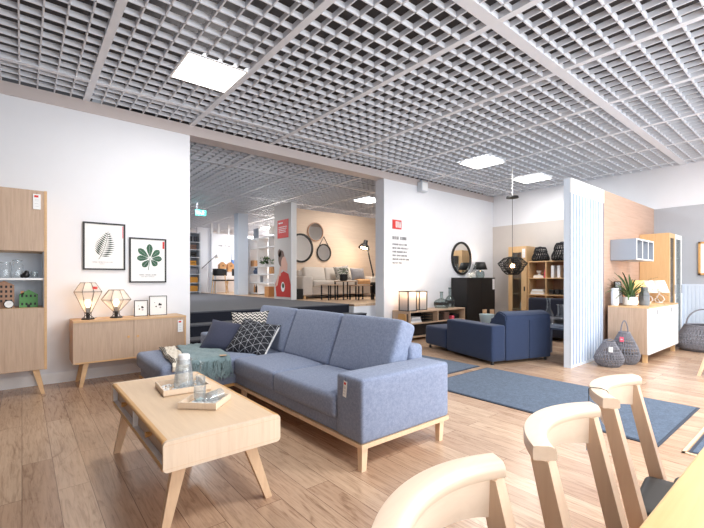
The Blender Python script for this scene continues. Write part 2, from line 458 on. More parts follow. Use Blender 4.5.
# ------------------------------------------------------------------ the setting
H = 3.2
m = MB(); m.box((-2.6, -2.02, -0.1), (9.2, 5.52, 0)); fl = struct(m.build('floor', M['floor'], smooth=False))
m = MB(); m.box((-2.6, 5.51, 0), (1.733, 5.745, 3.07)); struct(m.build('wall_left', M['wall'], smooth=False))
m = MB(); m.box((5.33, 5.508, 0), (9.2, 5.746, 3.07)); struct(m.build('wall_centre', M['wall'], smooth=False))
m = MB(); m.box((-2.6, 5.495, 3.07), (9.2, 5.746, 3.205)); struct(m.build('trim_1', M['trim_warm_bounce'], smooth=False))
m = MB(); m.box((9.13, -2.02, 0), (9.3, 5.51, 3.76)); struct(m.build('wall_far', M['wall'], smooth=False))
m = MB(); m.box((9.115, 2.275, 0), (9.13, 5.508, 2.45)); struct(m.build('wall_far_beige', M['wall_beige'], smooth=False))
m = MB(); m.box((9.115, -2.02, 0), (9.13, 2.19, 2.45)); struct(m.build('wall_far_grey', M['wall_grey'], smooth=False))
m = MB(); m.box((9.095, -2.02, 0.0), (9.115, 2.19, 1.03)); m.box((9.08, -2.02, 1.03), (9.115, 2.19, 1.06))
y = 2.17
while y > -1.85:
    m.box((9.08, y - 0.034, 0.02), (9.095, y, 1.03)); y -= 0.054
struct(m.build('trim_2', M['slat'], smooth=False))
m = MB(); m.box((-2.75, -2.02, 0), (-2.6, 5.6, 3.76)); struct(m.build('wall_west', pbr('fill_cutting_dark_wall', (96, 94, 96), 0.8), smooth=False))  # unseen wall, made dark to cut the fill on west-facing sides
m = MB(); m.box((-2.6, 5.495, 0), (1.733, 5.51, 0.1)); m.box((-2.6, 5.5, 0.1), (1.733, 5.51, 0.112)); struct(m.build('baseboard_left', M['white'], smooth=False))
m = MB(); m.box((5.33, 5.495, 0), (9.11, 5.508, 0.1)); struct(m.build('baseboard_centre', M['white'], smooth=False))

# glazed shop front to the right behind the viewer: posts, sill and head with open daylight between
YF = -1.9
m = MB(); m.box((-2.6, YF - 0.12, 0), (9.2, YF, 0.12)); m.box((-2.6, YF - 0.12, 2.95), (9.2, YF, 3.76)); m.box((-2.6, YF - 0.12, 0.12), (-0.4, YF, 2.95))
struct(m.build('wall_front', M['wall'], smooth=False))
for i, x in enumerate((-0.4, 2.0, 4.4, 6.8)):
    m = MB(); m.box((x, YF - 0.12, 0.12), (x + 0.06, YF, 2.95)); m.box((x + 2.34, YF - 0.12, 0.12), (x + 2.4, YF, 2.95))
    m.box((x + 0.06, YF - 0.1, 0.12), (x + 2.34, YF, 0.18)); m.box((x + 0.06, YF - 0.1, 2.89), (x + 2.34, YF, 2.95))
    struct(m.build('window_%d' % (i + 1), M['grey'], smooth=False))

# partition with slatted face, white head and wood-clad run
m = MB(); m.box((5.456, 2.2, 0), (9.115, 2.275, 2.455)); struct(m.build('wall_partition', M['slat'], smooth=False))
m = MB(); n = 12; L = 1.144
for i in range(n):
    x = 5.456 + L * i / n; m.box((x, 2.187, 0.03), (x + L / n * 0.55, 2.2, 2.266))
m.box((5.456, 2.187, 0.0), (6.6, 2.2, 0.03)); m.mi = 1
m.box((5.456, 2.196, 0.03), (6.6, 2.2, 2.266))
struct(m.build('trim_3', [M['slat_panel'], M['slat_gap_shade']], smooth=False))
m = MB(); m.box((5.456, 2.185, 2.266), (6.6, 2.2, 2.455)); struct(m.build('trim_4', M['white'], smooth=False))
m = MB(); m.box((6.602, 2.187, 0), (9.115, 2.2, 2.455)); struct(m.build('wall_partition_cladding', M['panel_wood'], smooth=False))

# ceiling: dark void, louvre grid, tee bars
m = MB(); m.box((-2.7, -2.02, 3.62), (10.6, 17.6, 3.8)); ceil = struct(m.build('ceiling', M['plenum'], smooth=False))
gb, gt = 3.2, 3.245
def louvre(x0, x1, y0, y1, xs, ys, name):
    m = MB()
    for x in xs:
        if x0 <= x <= x1: m.box((x - 0.006, y0, gb), (x + 0.006, y1, gt))
    for y in ys:
        if y0 <= y <= y1: m.box((x0, y - 0.006, gb), (x1, y + 0.006, gt))
    o = m.build(name, M['grid'], smooth=False); o['kind'] = 'structure'; o.parent = ceil
    return o
P = 1.178
mains = [0.57 + P * k for k in range(-3, 9)]
xs = [mx + P * j / 8 for mx in mains for j in range(1, 8)]
ys = [1.75 - 0.158 * k for k in range(1, 23)] + [1.75 + 0.158 * k for k in range(1, 24)]
louvre(-2.6, 9.13, -1.9, 5.495, xs, ys, 'louver_grid')
ys2 = [5.8 + 0.158 * k for k in range(75)]
louvre(1.0, 10.4, 5.746, 17.4, xs + [9.9, 10.05, 10.2], ys2, 'louver_grid')
m = MB()
for mx in mains:
    if -2.6 < mx < 9.1: m.box((mx - 0.032, -1.9, gb - 0.006), (mx + 0.032, 5.495, gt))
for yy, w in ((1.75, 0.05), (4.93, 0.03), (-1.43, 0.05)):
    m.box((-2.6, yy - w, gb - 0.007), (9.13, yy + w, gt))
o = m.build('tee_bars', M['grid'], smooth=False); o['kind'] = 'structure'; o.parent = ceil
m = MB()
for mx in mains:
    if 1.0 < mx < 10: m.box((mx - 0.03, 5.746, gb - 0.006), (mx + 0.03, 17.4, gt))
for yy in (7.0, 9.36, 11.7, 14.0): m.box((1.0, yy - 0.03, gb - 0.007), (10.4, yy + 0.03, gt))
o = m.build('tee_bars', M['grid'], smooth=False); o['kind'] = 'structure'; o.parent = ceil

def ceiling_light(x, y, label, s=0.58):
    t = thing('ceiling_light', label, 'ceiling light', (x, y, gb - 0.007), group=None)
    m = MB(); a = s / 2
    for b in (((-a, -a), (a, -a + 0.02)), ((-a, a - 0.02), (a, a)), ((-a, -a + 0.02), (-a + 0.02, a - 0.02)), ((a - 0.02, -a + 0.02), (a, a - 0.02))):
        m.box((*b[0], -0.012), (*b[1], 0))
    m.build('frame', M['white'], t, smooth=False)
    m = MB(); m.box((-a + 0.02, -a + 0.02, -0.009), (a - 0.02, a - 0.02, -0.001)); m.build('diffuser', M['light'], t, smooth=False)
    return t
ceiling_light(1.43, 3.98, 'square lit ceiling panel above the coffee table and blue sofa')
ceiling_light(6.22, 3.97, 'lit ceiling panel nearer the round mirror wall, left of the pendant rod')
ceiling_light(8.0, 3.96, 'lit ceiling panel just right of the pendant rod, near far wall')
ceiling_light(6.95, 7.75, 'lit ceiling panel above the cream sofa in the raised room')
ceiling_light(7.6, 14.4, 'lit ceiling panel far back beyond the white open shelving')
for x, y in ((1.43, 0.3), (3.6, 0.0), (5.6, 0.2), (7.6, 0.4), (4.6, -1.1), (7.0, -1.1)):
    ceiling_light(x, y, 'unseen ceiling panel added to brighten the shop front side of the room', 0.58)['group'] = 'added panels over the shop front'  # out-of-view panels, added to throw more light down on the floor

# raised room: steps, landing, floors
m = MB(); m.mi = 0
noses = [(6.1, 0.66), (5.8, 0.495), (5.5, 0.33), (5.2, 0.165)]
for i, (yy, z) in enumerate(noses):
    yb = 6.4 if i == 0 else noses[i - 1][0]
    x1 = (4.95, 5.14, 5.3, 5.3)[i]
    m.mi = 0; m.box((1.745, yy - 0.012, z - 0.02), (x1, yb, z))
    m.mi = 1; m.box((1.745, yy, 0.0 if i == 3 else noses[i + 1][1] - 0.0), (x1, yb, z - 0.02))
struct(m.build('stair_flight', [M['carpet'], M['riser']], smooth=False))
m = MB(); m.box((0.9, 6.4, 0.0), (4.95, 17.4, 0.655)); struct(m.build('floor_landing', M['carpet'], smooth=False))
m = MB(); m.box((4.95, 5.95, 0.0), (10.4, 17.4, 0.62)); m.mi = 1; m.box((4.95, 5.94, 0.62), (10.4, 17.4, 0.66))
struct(m.build('floor_raised', [M['wall'], M['floor_up']], smooth=False))
m = MB(); m.box((0.75, 5.746, 0), (0.9, 17.4, 3.76)); struct(m.build('wall_raised_west', M['wall'], smooth=False))
m = MB(); m.box((0.75, 17.4, 0), (10.5, 17.55, 3.76)); struct(m.build('wall_raised_back', M['wall'], smooth=False))
m = MB(); m.box((10.4, 5.746, 0), (10.55, 17.4, 3.76)); struct(m.build('wall_raised_east', M['wall'], smooth=False))
m = MB(); m.box((5.0, 9.0, 0.66), (10.4, 9.12, 3.0)); struct(m.build('wall_raised_wood', M['panel_warm'], smooth=False))
m = MB(); m.box((4.862, 8.125, 0.66), (4.98, 8.95, 2.96)); m.mi = 1
m.box((4.85, 8.1, 0.66), (4.985, 8.125, 2.94)); struct(m.build('wall_poster', [M['wall_beige'], M['white']], smooth=False))
m = MB(); m.box((5.17, 11.83, 0.66), (5.5, 12.13, 3.2)); struct(m.build('pillar', M['slat'], smooth=False))
m = MB(); m.box((4.88, 14.7, 0.66), (5.36, 14.8, 3.02)); struct(m.build('wall_raised_panel', M['wall'], smooth=False))
m = MB(); m.box((5.36, 14.6, 0.66), (7.2, 14.7, 2.82)); m.mi = 1
for x in (5.36, 5.62, 6.0, 6.4): m.box((x, 14.62, 2.82), (x + 0.05, 14.68, 3.2))
random.seed(3); m.mi = 2
glyph_row(m, 5.62, 6.1, 2.36, 0.055, 14.6, stroke=0.2)
m.mi = 3
for k in range(5): glyph_row(m, 5.62, 5.62 + (0.48, 0.42, 0.44, 0.36, 0.4)[k], 2.25 - 0.075 * k, 0.035, 14.6)
struct(m.build('wall_raised_text', [M['wall'], M['white'], M['ink'], M['ink_lt']], smooth=False))
m = MB(); m.mi = 1
m.box((8.6, 17.33, 0.9), (9.95, 17.39, 2.9)); m.mi = 0
for x in (8.55, 9.2, 9.95): m.box((x, 17.3, 0.85), (x + 0.06, 17.4, 2.95))
m.box((8.55, 17.3, 0.85), (10.01, 17.4, 0.9)); m.box((8.55, 17.3, 2.9), (10.01, 17.4, 2.95))
struct(m.build('window_5', [M['white'], emit('bright_daylight_glass', (250, 252, 255), 3.0)], smooth=False))
# ------------------------------------------------------------------ left wall group
# tall cabinet
t = thing('display_cabinet', 'tall oak cabinet with open blue-white niche at the left edge', 'cabinet', (-0.206, 5.27, 0))
x0, x1, y0, y1, zb, zt = -0.606, 0.194, 5.05, 5.488, 0.245, 2.03
m = MB(t)
m.box((x0, y0, zb), (x0 + 0.022, y1, zt)); m.box((x1 - 0.022, y0, zb), (x1, y1, zt))
m.box((x0 + 0.022, y0 + 0.02, zt - 0.02), (x1 - 0.022, y1, zt)); m.box((x0 + 0.022, y0 + 0.02, zb), (x1 - 0.022, y1, zb + 0.02))
m.box((x0 + 0.022, y0 + 0.022, 0.845), (x1 - 0.022, y1, 0.865)); m.box((x0 + 0.022, y0 + 0.022, 1.423), (x1 - 0.022, y1, 1.443))
m.build('body', M['oak_edge'], t, smooth=False)
m = MB(t); m.box((x0 + 0.022, y1 - 0.03, 0.866), (x1 - 0.022, y1 - 0.01, 1.422)); m.box((x1 - 0.03, y0 + 0.025, 0.866), (x1 - 0.022, y1 - 0.03, 1.422)); m.box((x0 + 0.022, y0 + 0.025, 0.866), (x0 + 0.03, y1 - 0.03, 1.422))
m.build('niche_lining', pbr('pale_blue_lining', (228, 238, 250), 0.6), t, smooth=False)
m = MB(t); m.box((x0 + 0.03, y0 + 0.02, 1.14), (x1 - 0.03, y1 - 0.03, 1.16)); m.build('shelf', M['white'], t, smooth=False)
for a, b, z0, z1 in ((x0 + 0.022, -0.207, 1.425, zt - 0.003), (-0.205, x1 - 0.024, 1.425, zt - 0.003), (x0 + 0.022, -0.207, zb + 0.004, 0.863), (-0.205, x1 - 0.024, zb + 0.004, 0.863)):
    m = MB(t); m.box((a, y0 - 0.002, z0), (b, y0 + 0.018, z1), 0.002, 1); m.build('door', M['oak'], t, smooth=False)
for sx, fx in ((x0 + 0.09, x0 + 0.03), (x1 - 0.09, x1 - 0.03)):
    for sy, fy in ((5.1, 5.075), (5.43, 5.45)):
        m = MB(t); m.hbar((sx, sy, 0.246), (fx, fy, 0), 0.05, 0.035, 0.032, 0.028); m.build('leg', M['oak_edge'], t, smooth=False)
price_tag((0.114, 5.044, 1.99), 0, 0.06, 0.15, 'white price card hanging on the tall oak cabinet door')

def glass_jar(r, h, neck, loc, label, group=None, name='glass_jar', lid=False):
    m = MB(); m.lathe([(0, 0.003), (r * 0.95, 0.003), (r, 0.015), (r, h * 0.72), (neck, h * 0.86), (neck, h), (neck * 1.08, h), (neck * 1.08, h - 0.008)], n=24)
    o = m.build(name, M['jar_glass'])
    tag(o, label, 'jar', group, loc)
    if lid:
        m = MB(); m.lathe([(0, h + 0.012), (neck * 0.5, h + 0.012), (neck * 1.1, h + 0.004), (neck * 1.1, h)], n=20); m.build('lid', M['jar_glass'], o)
    return o
glass_jar(0.048, 0.155, 0.04, (-0.125, 5.22, 1.16), 'clear glass jar at far left of the cabinet shelf')
glass_jar(0.048, 0.175, 0.036, (-0.035, 5.2, 1.16), 'tall clear lidded jar beside the black figure', lid=True)
m = MB(); m.lathe([(0, 0.004), (0.03, 0.004), (0.032, 0.07), (0.03, 0.07), (0.028, 0.012), (0, 0.012)], n=20)
tag(m.build('glass_tumbler', M['glass']), 'small clear tumbler right of the black figure on the shelf', 'glass', loc=(0.098, 5.2, 1.16))
m = MB(); m.ball((0, 0, 0.03), 0.033, 8, 0.9); m.ball((0.006, -0.004, 0.055), 0.021, 8); m.ball((-0.026, 0.004, 0.022), 0.021, 8)
tag(m.build('stone_figure', M['black_sat']), 'small black rounded figure on the white cabinet shelf', 'ornament', loc=(0.03, 5.17, 1.16))

def toy_house(w, h, peak, d, cols, rows, mat, loc, label, door=True):
    t = thing('house_ornament', label, 'ornament', loc)
    m = MB(); m.prism([(-w / 2, 0), (w / 2, 0), (w / 2, h), (0, peak), (-w / 2, h)], 'Y', -d / 2, d / 2); m.build('house_body', mat, t, smooth=False)
    for i in range(cols):
        for j in range(rows):
            x = -w / 2 + w * (i + 0.5) / cols * 0.92 + w * 0.04; z = h * (0.36 + 0.62 * j / max(1, rows - 1)) - 0.012 if rows > 1 else h * 0.6
            m = MB(); m.box((x - w * 0.055, -d / 2 - 0.001, z - 0.012), (x + w * 0.055, -d / 2 + 0.002, z + 0.012)); m.build('window', M['ink_dk'], t, smooth=False)
    if door:
        m = MB(); m.box((-0.012, -d / 2 - 0.001, 0), (0.012, -d / 2 + 0.002, 0.03)); m.build('door', M['ink_dk'], t, smooth=False)
        m = MB(); m.box((-w * 0.42, -d / 2, h), (-w * 0.25, d / 2, h + 0.035)); m.build('chimney', M['cardboard'], t, smooth=False)
toy_house(0.158, 0.225, 0.268, 0.05, 4, 4, M['brown_house'], (-0.138, 5.23, 0.865), 'brown wooden house ornament with dark windows behind the clock', False)
toy_house(0.146, 0.13, 0.176, 0.05, 4, 2, M['green_house'], (0.052, 5.2, 0.865), 'green painted wooden house ornament in the cabinet niche')
t = thing('alarm_clock', 'small round white clock in front of the brown house ornament', 'clock', (-0.098, 5.14, 0.865))
m = MB(); R = Matrix.Translation((0, 0, 0.04)) @ Matrix.Rotation(rad(90), 4, 'X'); m.X = R; m.lathe([(0, -0.012), (0.038, -0.012), (0.04, 0.008), (0.035, 0.012), (0.034, 0.008), (0, 0.008)], n=28); m.build('clock_case', M['black'], t)
m = MB(); m.disc((0, -0.0095, 0.04), 0.034); m.build('clock_face', M['paper'], t)
m = MB(); m.bar((0, -0.011, 0.04), (0.018, -0.011, 0.05), 0.003, 0.001); m.bar((0, -0.011, 0.04), (-0.01, -0.011, 0.046), 0.003, 0.001); m.build('clock_hands', M['black'], t)
m = MB(); m.box((-0.022, -0.01, 0), (-0.014, 0.01, 0.01)); m.box((0.014, -0.01, 0), (0.022, 0.01, 0.01)); m.build('foot', M['black'], t)

# sideboard
t = thing('sideboard', 'oak two-door sideboard on splayed legs under the plant prints', 'sideboard', (0.98, 5.28, 0))
x0, x1, y0, y1, zb, zt = 0.411, 1.551, 5.079, 5.48, 0.25, 0.705
m = MB(t); m.box((x0, y0 - 0.005, zt - 0.02), (x1, y1, zt)); m.box((x0 + 0.018, y0, zb), (x1 - 0.018, y1, zb + 0.018)); m.box((x1 - 0.018, y0, zb), (x1, y1, zt - 0.02)); m.build('body', M['oak_edge'], t, smooth=False)
m = MB(t); m.box((x0, y0, zb), (x0 + 0.018, y1, zt - 0.02)); m.box((x0 + 0.02, y1 - 0.02, zb + 0.02), (x1 - 0.02, y1 - 0.01, zt - 0.02)); m.build('side_panel', M['oak'], t, smooth=False)
xm = (x0 + x1) / 2
for a, b, kx in ((x0 + 0.018, xm - 0.0015, xm - 0.055), (xm + 0.0015, x1 - 0.018, xm + 0.04)):
    m = MB(t); m.box((a, y0 + 0.002, zb + 0.018), (b, y0 + 0.02, zt - 0.021)); d = m.build('door', M['oak'], t, smooth=False)
    m = MB(t); m.X = Matrix.Translation((kx, y0, 0.50)) @ Matrix.Rotation(rad(90), 4, 'X'); m.lathe([(0.013, -0.003), (0.013, 0.003), (0.008, 0.004), (0, 0.001)], n=16); m.build('finger_pull', M['ash_edge'], d)
for sx, fx in ((x0 + 0.12, x0 + 0.07), (x1 - 0.12, x1 - 0.07)):
    for sy, fy in ((5.13, 5.10), (5.4, 5.44)):
        m = MB(t); m.hbar((sx, sy, 0.251), (fx, fy, 0), 0.05, 0.035, 0.034, 0.028); m.build('leg', M['oak_edge'], t, smooth=False)
price_tag((1.48, 5.068, 0.655), 0, 0.058, 0.145, 'white price card on the sideboard right-hand door')

def diamond_lamp(loc, rt, zt, rw, zw, label):
    t = thing('table_lamp', label, 'lamp', loc)
    n = 8; zb, rb = 0.075, 0.035
    def ring(r, z): return [Vector((r * math.cos(2 * PI * i / n + 0.3), r * math.sin(2 * PI * i / n + 0.3), z)) for i in range(n)]
    A, B, C = ring(rt, zt), ring(rw, zw), ring(rb, zb)
    m = MB(); m.lathe([(rt, zt), (rw, zw), (rb, zb)], n=n, phase=0.3); sh = m.build('glass_shade', M['glass_shade'], t, smooth=False)
    m = MB()
    for r in (A, B, C): m.tube(r, 0.0026, 6, True)
    for i in range(n): m.tube([A[i], B[i]], 0.0026, 6); m.tube([B[i], C[i]], 0.0026, 6)
    m.build('wire_frame', M['metal_blk'], sh)
    m = MB(); m.lathe([(0, 0), (0.062, 0), (0.064, 0.006), (0.06, 0.012), (0, 0.012)], n=24)
    for i in range(6):
        a = 2 * PI * i / 6; m.tube([(0.056 * math.cos(a), 0.056 * math.sin(a), 0.01), (0.03 * math.cos(a + 0.9), 0.03 * math.sin(a + 0.9), 0.05), (0.034 * math.cos(a + 1.4), 0.034 * math.sin(a + 1.4), 0.078)], 0.003, 6)
    m.build('base', M['metal_blk'], t)
    m = MB(); m.cyl((0, 0, 0.012), 0.018, 0.12, 16); m.build('socket', M['black'], t)
    m = MB(); m.lathe([(0, 0.13), (0.012, 0.132), (0.03, 0.17), (0.03, 0.19), (0.02, 0.212), (0, 0.218)], n=16); m.build('bulb', M['bulb'], t)
    m = MB(); m.tube([(0.05, 0.03, 0.008), (0.09, 0.14, 0.004), (0.1, 0.17, 0.004)], 0.0025, 6); m.build('cord', M['black'], t)
    return t
l1 = diamond_lamp((0.562, 5.26, 0.705), 0.075, 0.405, 0.14, 0.305, 'taller diamond-shaped wire lamp, lit, on the oak sideboard')
m = MB(); m.box((0.03, -0.118, 0.335), (0.075, -0.112, 0.362)); m.build('sale_sticker', M['red'], l1, smooth=False)
diamond_lamp((0.835, 5.27, 0.705), 0.078, 0.32, 0.158, 0.21, 'lower wider diamond-shaped wire lamp, lit, next to small frames')
LAMPS = [((0.562, 5.26, 0.9), 3.5), ((0.835, 5.27, 0.9), 3.5)]

def small_frame(loc, w, h, label, rz=0):
    t = thing('photo_frame', label, 'photo frame', loc, rz)
    m = MB(); a = 0.006
    for b in (((-w / 2, 0), (-w / 2 + a, h)), ((w / 2 - a, 0), (w / 2, h)), ((-w / 2, 0), (w / 2, a)), ((-w / 2, h - a), (w / 2, h))): m.box((b[0][0], -0.008, b[0][1]), (b[1][0], 0.008, b[1][1]))
    m.build('frame', M['metal_blk'], t, smooth=False)
    m = MB(); m.box((-w / 2 + a, -0.001, a), (w / 2 - a, 0.001, h - a)); m.mi = 1
    for sx, sz, r in ((0.08, 0.14, 0.009), (-0.12, 0.0, 0.008), (-0.2, 0.2, 0.004)): m.disc((sx * w, -0.0016, h * (0.45 + sz)), r)
    m.box((0.02 * w, -0.0016, h * 0.5), (0.2 * w, -0.0012, h * 0.58)); m.mi = 2; m.disc((0.12 * w, -0.0016, h * 0.4), 0.011)
    m.build('picture', [M['paper'], M['ink_dk'], M['ink_lt']], t, smooth=False)
    m = MB(); m.bar((0, 0.008, h * 0.6), (0, 0.06, 0.0), 0.03, 0.002); m.build('easel_back', M['metal_blk'], t, smooth=False)
small_frame((1.1, 5.31, 0.705), 0.146, 0.19, 'smaller black-edged photo frame on the sideboard, beside the lamp')
small_frame((1.296, 5.33, 0.705), 0.2, 0.238, 'larger black-edged photo frame at the right end of the sideboard')

def print_frame(x0, x1, z0, z1, label):
    w, h = x1 - x0, z1 - z0
    t = thing('picture_frame', label, 'picture', ((x0 + x1) / 2, 5.508, z0))
    m = MB(); a = 0.017
    for b in (((-w / 2, 0), (-w / 2 + a, h)), ((w / 2 - a, 0), (w / 2, h)), ((-w / 2 + a, 0), (w / 2 - a, a)), ((-w / 2 + a, h - a), (w / 2 - a, h))): m.box((b[0][0], -0.022, b[0][1]), (b[1][0], -0.001, b[1][1]))
    m.build('frame', M['black'], t, smooth=False)
    m = MB(); m.box((-w / 2 + a, -0.012, a), (w / 2 - a, -0.006, h - a)); m.build('print_paper', M['paper'], t, smooth=False)
    return t, w, h
t, w, h = print_frame(0.538, 0.966, 1.257, 1.81, 'black-framed print of a fern frond, left of the leaf print')
m = MB()
S0, S1, S2 = Vector((-0.06, 0, 0.125)), Vector((0.015, 0, 0.25)), Vector((0.035, 0, 0.455))
def stem(u): return S0 * (1 - u) ** 2 + S1 * 2 * u * (1 - u) + S2 * u * u
yy = -0.0135
for i in range(24):
    a, b = stem(i / 24), stem((i + 1) / 24); m.bar((a.x, yy, a.z), (b.x, yy, b.z), 0.004, 0.001, up=(0, 1, 0))
N = 13
for i in range(1, N):
    u = 0.08 + 0.9 * i / N; p = stem(u); d = (stem(u + 0.01) - stem(u - 0.01)).normalized(); nrm = Vector((d.z, 0, -d.x))
    Ln = 0.118 * (math.sin(PI * min(1, (u * 0.85 + 0.1))) ** 0.8) * (1 - u) ** 0.35 + 0.006
    for sg in (-1, 1):
        e = p + nrm * sg * Ln + d * Ln * 0.45; mid = (p + e) / 2 + d * 0.0; wv = d * 0.0085
        m.poly([(p.x, yy, p.z), ((mid + wv).x, yy, (mid + wv).z), (e.x, yy, e.z), ((mid - wv).x, yy, (mid - wv).z)])
m.build('fern_motif', M['fern'], t, smooth=False)
m = MB(); random.seed(5); glyph_row(m, -0.12, 0.09, 0.085, 0.012, yy); glyph_row(m, -0.05, 0.0, 0.066, 0.009, yy); m.build('caption', M['ink_lt'], t, smooth=False)
m = MB(); m.box((w / 2 - 0.03, yy - 0.001, h - 0.17), (w / 2 - 0.022, yy, h - 0.03)); m.build('sale_sticker', M['pink'], t, smooth=False)
t, w, h = print_frame(1.01, 1.432, 1.105, 1.66, 'black-framed print of a seven-fingered green leaf above the sideboard')
m = MB(); c0 = Vector((0.02, 0, 0.30)); 
for i, (ang, Ln) in enumerate(((92, 0.165), (45, 0.135), (138, 0.16), (0, 0.12), (178, 0.13), (-48, 0.1), (232, 0.115))):
    a = rad(ang); d = Vector((math.cos(a), 0, math.sin(a))); nr = Vector((-d.z, 0, d.x)); p0 = c0 + d * 0.018
    prof = [(0, 0), (0.15, 0.012), (0.45, 0.029), (0.7, 0.036), (0.9, 0.024), (1, 0.004)]
    L = [p0 + d * Ln * u + nr * q for u, q in prof] + [p0 + d * Ln * u - nr * q for u, q in prof[::-1]]
    m.mi = 0; m.poly([(p.x, yy, p.z) for p in L]); m.mi = 1
    m.bar((c0.x, yy - 0.001, c0.z), ((p0 + d * Ln * .9).x, yy - 0.001, (p0 + d * Ln * .9).z), 0.0025, 0.0006, up=(0, 1, 0))
m.mi = 0; m.bar((c0.x, yy, c0.z), (0.0, yy, 0.155), 0.006, 0.001, up=(0, 1, 0))
m.build('leaf_motif', [M['leaf'], M['ink_lt']], t, smooth=False)
m = MB(); glyph_row(m, -0.1, 0.1, 0.09, 0.016, yy); glyph_row(m, -0.08, 0.07, 0.068, 0.01, yy); m.build('caption', M['ink_lt'], t, smooth=False)
m = MB(); m.box((w / 2 - 0.045, yy - 0.001, h - 0.125), (w / 2 - 0.022, yy, h - 0.035)); m.build('sale_sticker', M['red'], t, smooth=False)

# ------------------------------------------------------------------ coffee table
t = thing('coffee_table', 'pale oak coffee table with open drawers in front of the sofa', 'table', (0.747, 2.466, 0))
x0, x1, y0, y1, zb, zt = 0.465, 1.03, 1.832, 3.1, 0.315, 0.45
def rr(x0, x1, z0, z1, r, n=5, corners=(1, 1, 1, 1)):
    out = []
    for k, (cx, cz, a0) in enumerate(((x1 - r, z1 - r, 0), (x0 + r, z1 - r, 90), (x0 + r, z0 + r, 180), (x1 - r, z0 + r, 270))):
        if corners[k]: out += [(cx + r * math.cos(rad(a0 + 90 * i / n)), cz + r * math.sin(rad(a0 + 90 * i / n))) for i in range(n + 1)]
        else: out.append(((x1, z1), (x0, z1), (x0, z0), (x1, z0))[k])
    return out
m = MB(t); m.box((x0 + 0.024, y0 + 0.0202, zt - 0.021), (x1 - 0.024, y1 - 0.0202, zt)); m.build('tabletop', M['ash'], t, smooth=False)
for a, b, cr in ((x0, x0 + 0.024, (0, 1, 1, 0)), (x1 - 0.024, x1, (1, 0, 0, 1))):
    m = MB(t); m.prism(rr(a, b, zt - 0.022, zt, 0.0105, 5, cr), 'Y', y0 + 0.0202, y1 - 0.0202); m.build('top_edge', M['ash_edge'], t)
m = MB(t); m.prism(rr(x0, x1, zb, zb + 0.02, 0.0095, 4), 'Y', y0 + 0.0202, y1 - 0.0202); m.build('bottom_board', M['ash_edge'], t)
for a, b in ((y0, y0 + 0.02), (y1 - 0.02, y1)):
    m = MB(t); m.prism(rr(x0, x1, zb, zt, 0.02), 'Y', a, b); m.build('end_panel', M['ash_end'], t)
    m = MB(t); yo = a - 0.0006 if a == y0 else b + 0.0006
    for z in (zt - 0.018, zb + 0.016): m.box((x0 + 0.006, yo - 0.0004, z), (x1 - 0.006, yo + 0.0004, z + 0.0015))
    m.build('edge_line', M['ash_leg'], t, smooth=False)
ym = (y0 + y1) / 2
m = MB(t); m.box((x0 + 0.006, y1 - 0.034, zb + 0.02), (x1 - 0.006, y1 - 0.021, zt - 0.022)); m.box((x0 + 0.006, ym - 0.008, zb + 0.02), (x1 - 0.006, ym + 0.008, zt - 0.022)); m.box((x0 + 0.006, y0 + 0.021, zb + 0.02), (x1 - 0.006, y0 + 0.034, zt - 0.022))
m.box((x0 + 0.008, y0 + 0.034, zb + 0.02), (x1 - 0.008, y1 - 0.034, zb + 0.026))
m.build('white_lining', M['white'], t, smooth=False)
for a, b in ((y0 + 0.036, ym - 0.01), (ym + 0.01, y1 - 0.036)):
    for xa, s in ((x0 + 0.03, -1), (x1 - 0.045, 1)):
        m = MB(t); m.box((xa, a, zb + 0.027), (xa + 0.015, b, zt - 0.024)); d = m.build('drawer', M['oak'], t, smooth=False)
        m = MB(t); xk = xa if s < 0 else xa + 0.015; m.X = Matrix.Translation((xk, (a + b) / 2, 0.385)) @ Matrix.Rotation(rad(90) * s, 4, 'Y'); m.lathe([(0, 0.03), (0.015, 0.028), (0.013, 0.012), (0.008, 0)], n=14); m.build('knob', M['ash_edge'], d)
for tx, ty, fx, fy in ((0.55, 1.9, 0.49, 1.925), (0.885, 1.9, 1.005, 1.92), (0.55, 3.0, 0.485, 3.04), (0.885, 3.0, 1.005, 3.03)):
    m = MB(t); m.hbar((tx, ty, zb + 0.001), (fx, fy, 0), 0.062, 0.036, 0.036, 0.028); m.build('leg', M['ash_leg'], t, smooth=False)

def tray(c, w, d, rz, label):
    t = thing('serving_tray', label, 'tray', (c[0], c[1], 0.4502), rz); h = 0.036
    m = MB(); m.box((-w / 2, -d / 2, 0), (w / 2, d / 2, 0.006)); m.build('tray_base', M['ash'], t, smooth=False)
    m = MB()
    for b in (((-w / 2, -d / 2), (w / 2, -d / 2 + 0.009)), ((-w / 2, d / 2 - 0.009), (w / 2, d / 2)), ((-w / 2, -d / 2 + 0.009), (-w / 2 + 0.009, d / 2 - 0.009)), ((w / 2 - 0.009, -d / 2 + 0.009), (w / 2, d / 2 - 0.009))): m.box((*b[0], 0.0), (*b[1], h))
    m.build('tray_rim', M['ash_end'], t, smooth=False)
    return t
tray((0.793, 2.665), 0.275, 0.275, rad(-4), 'pale wooden tray holding the glass pitcher on the coffee table')
tray((0.79, 2.25), 0.215, 0.195, rad(-45), 'pale wooden tray of glasses, nearer the table end panel')
random.seed(21)
for c, rz, k, lb in (((0.793, 2.665), rad(-4), 0.115, 'white glass pebbles scattered in the tray under the pitcher'), ((0.79, 2.25), rad(-45), 0.075, 'white glass pebbles scattered in the tray of glasses')):
    m = MB()
    for i in range(150):
        x, y = random.uniform(-k, k), random.uniform(-k, k); r = random.uniform(0.005, 0.010); m.ball((x, y, 0.006 + r * 0.6), r, 4, 0.7)
    o = m.build('pebbles', M['pebble']); tag(o, lb, 'pebbles', None, (c[0], c[1], 0.4502), rz); o['kind'] = 'stuff'
t = thing('pitcher', 'clear glass pitcher with white lid standing in a tray', 'pitcher', (0.80, 2.665, 0.457))
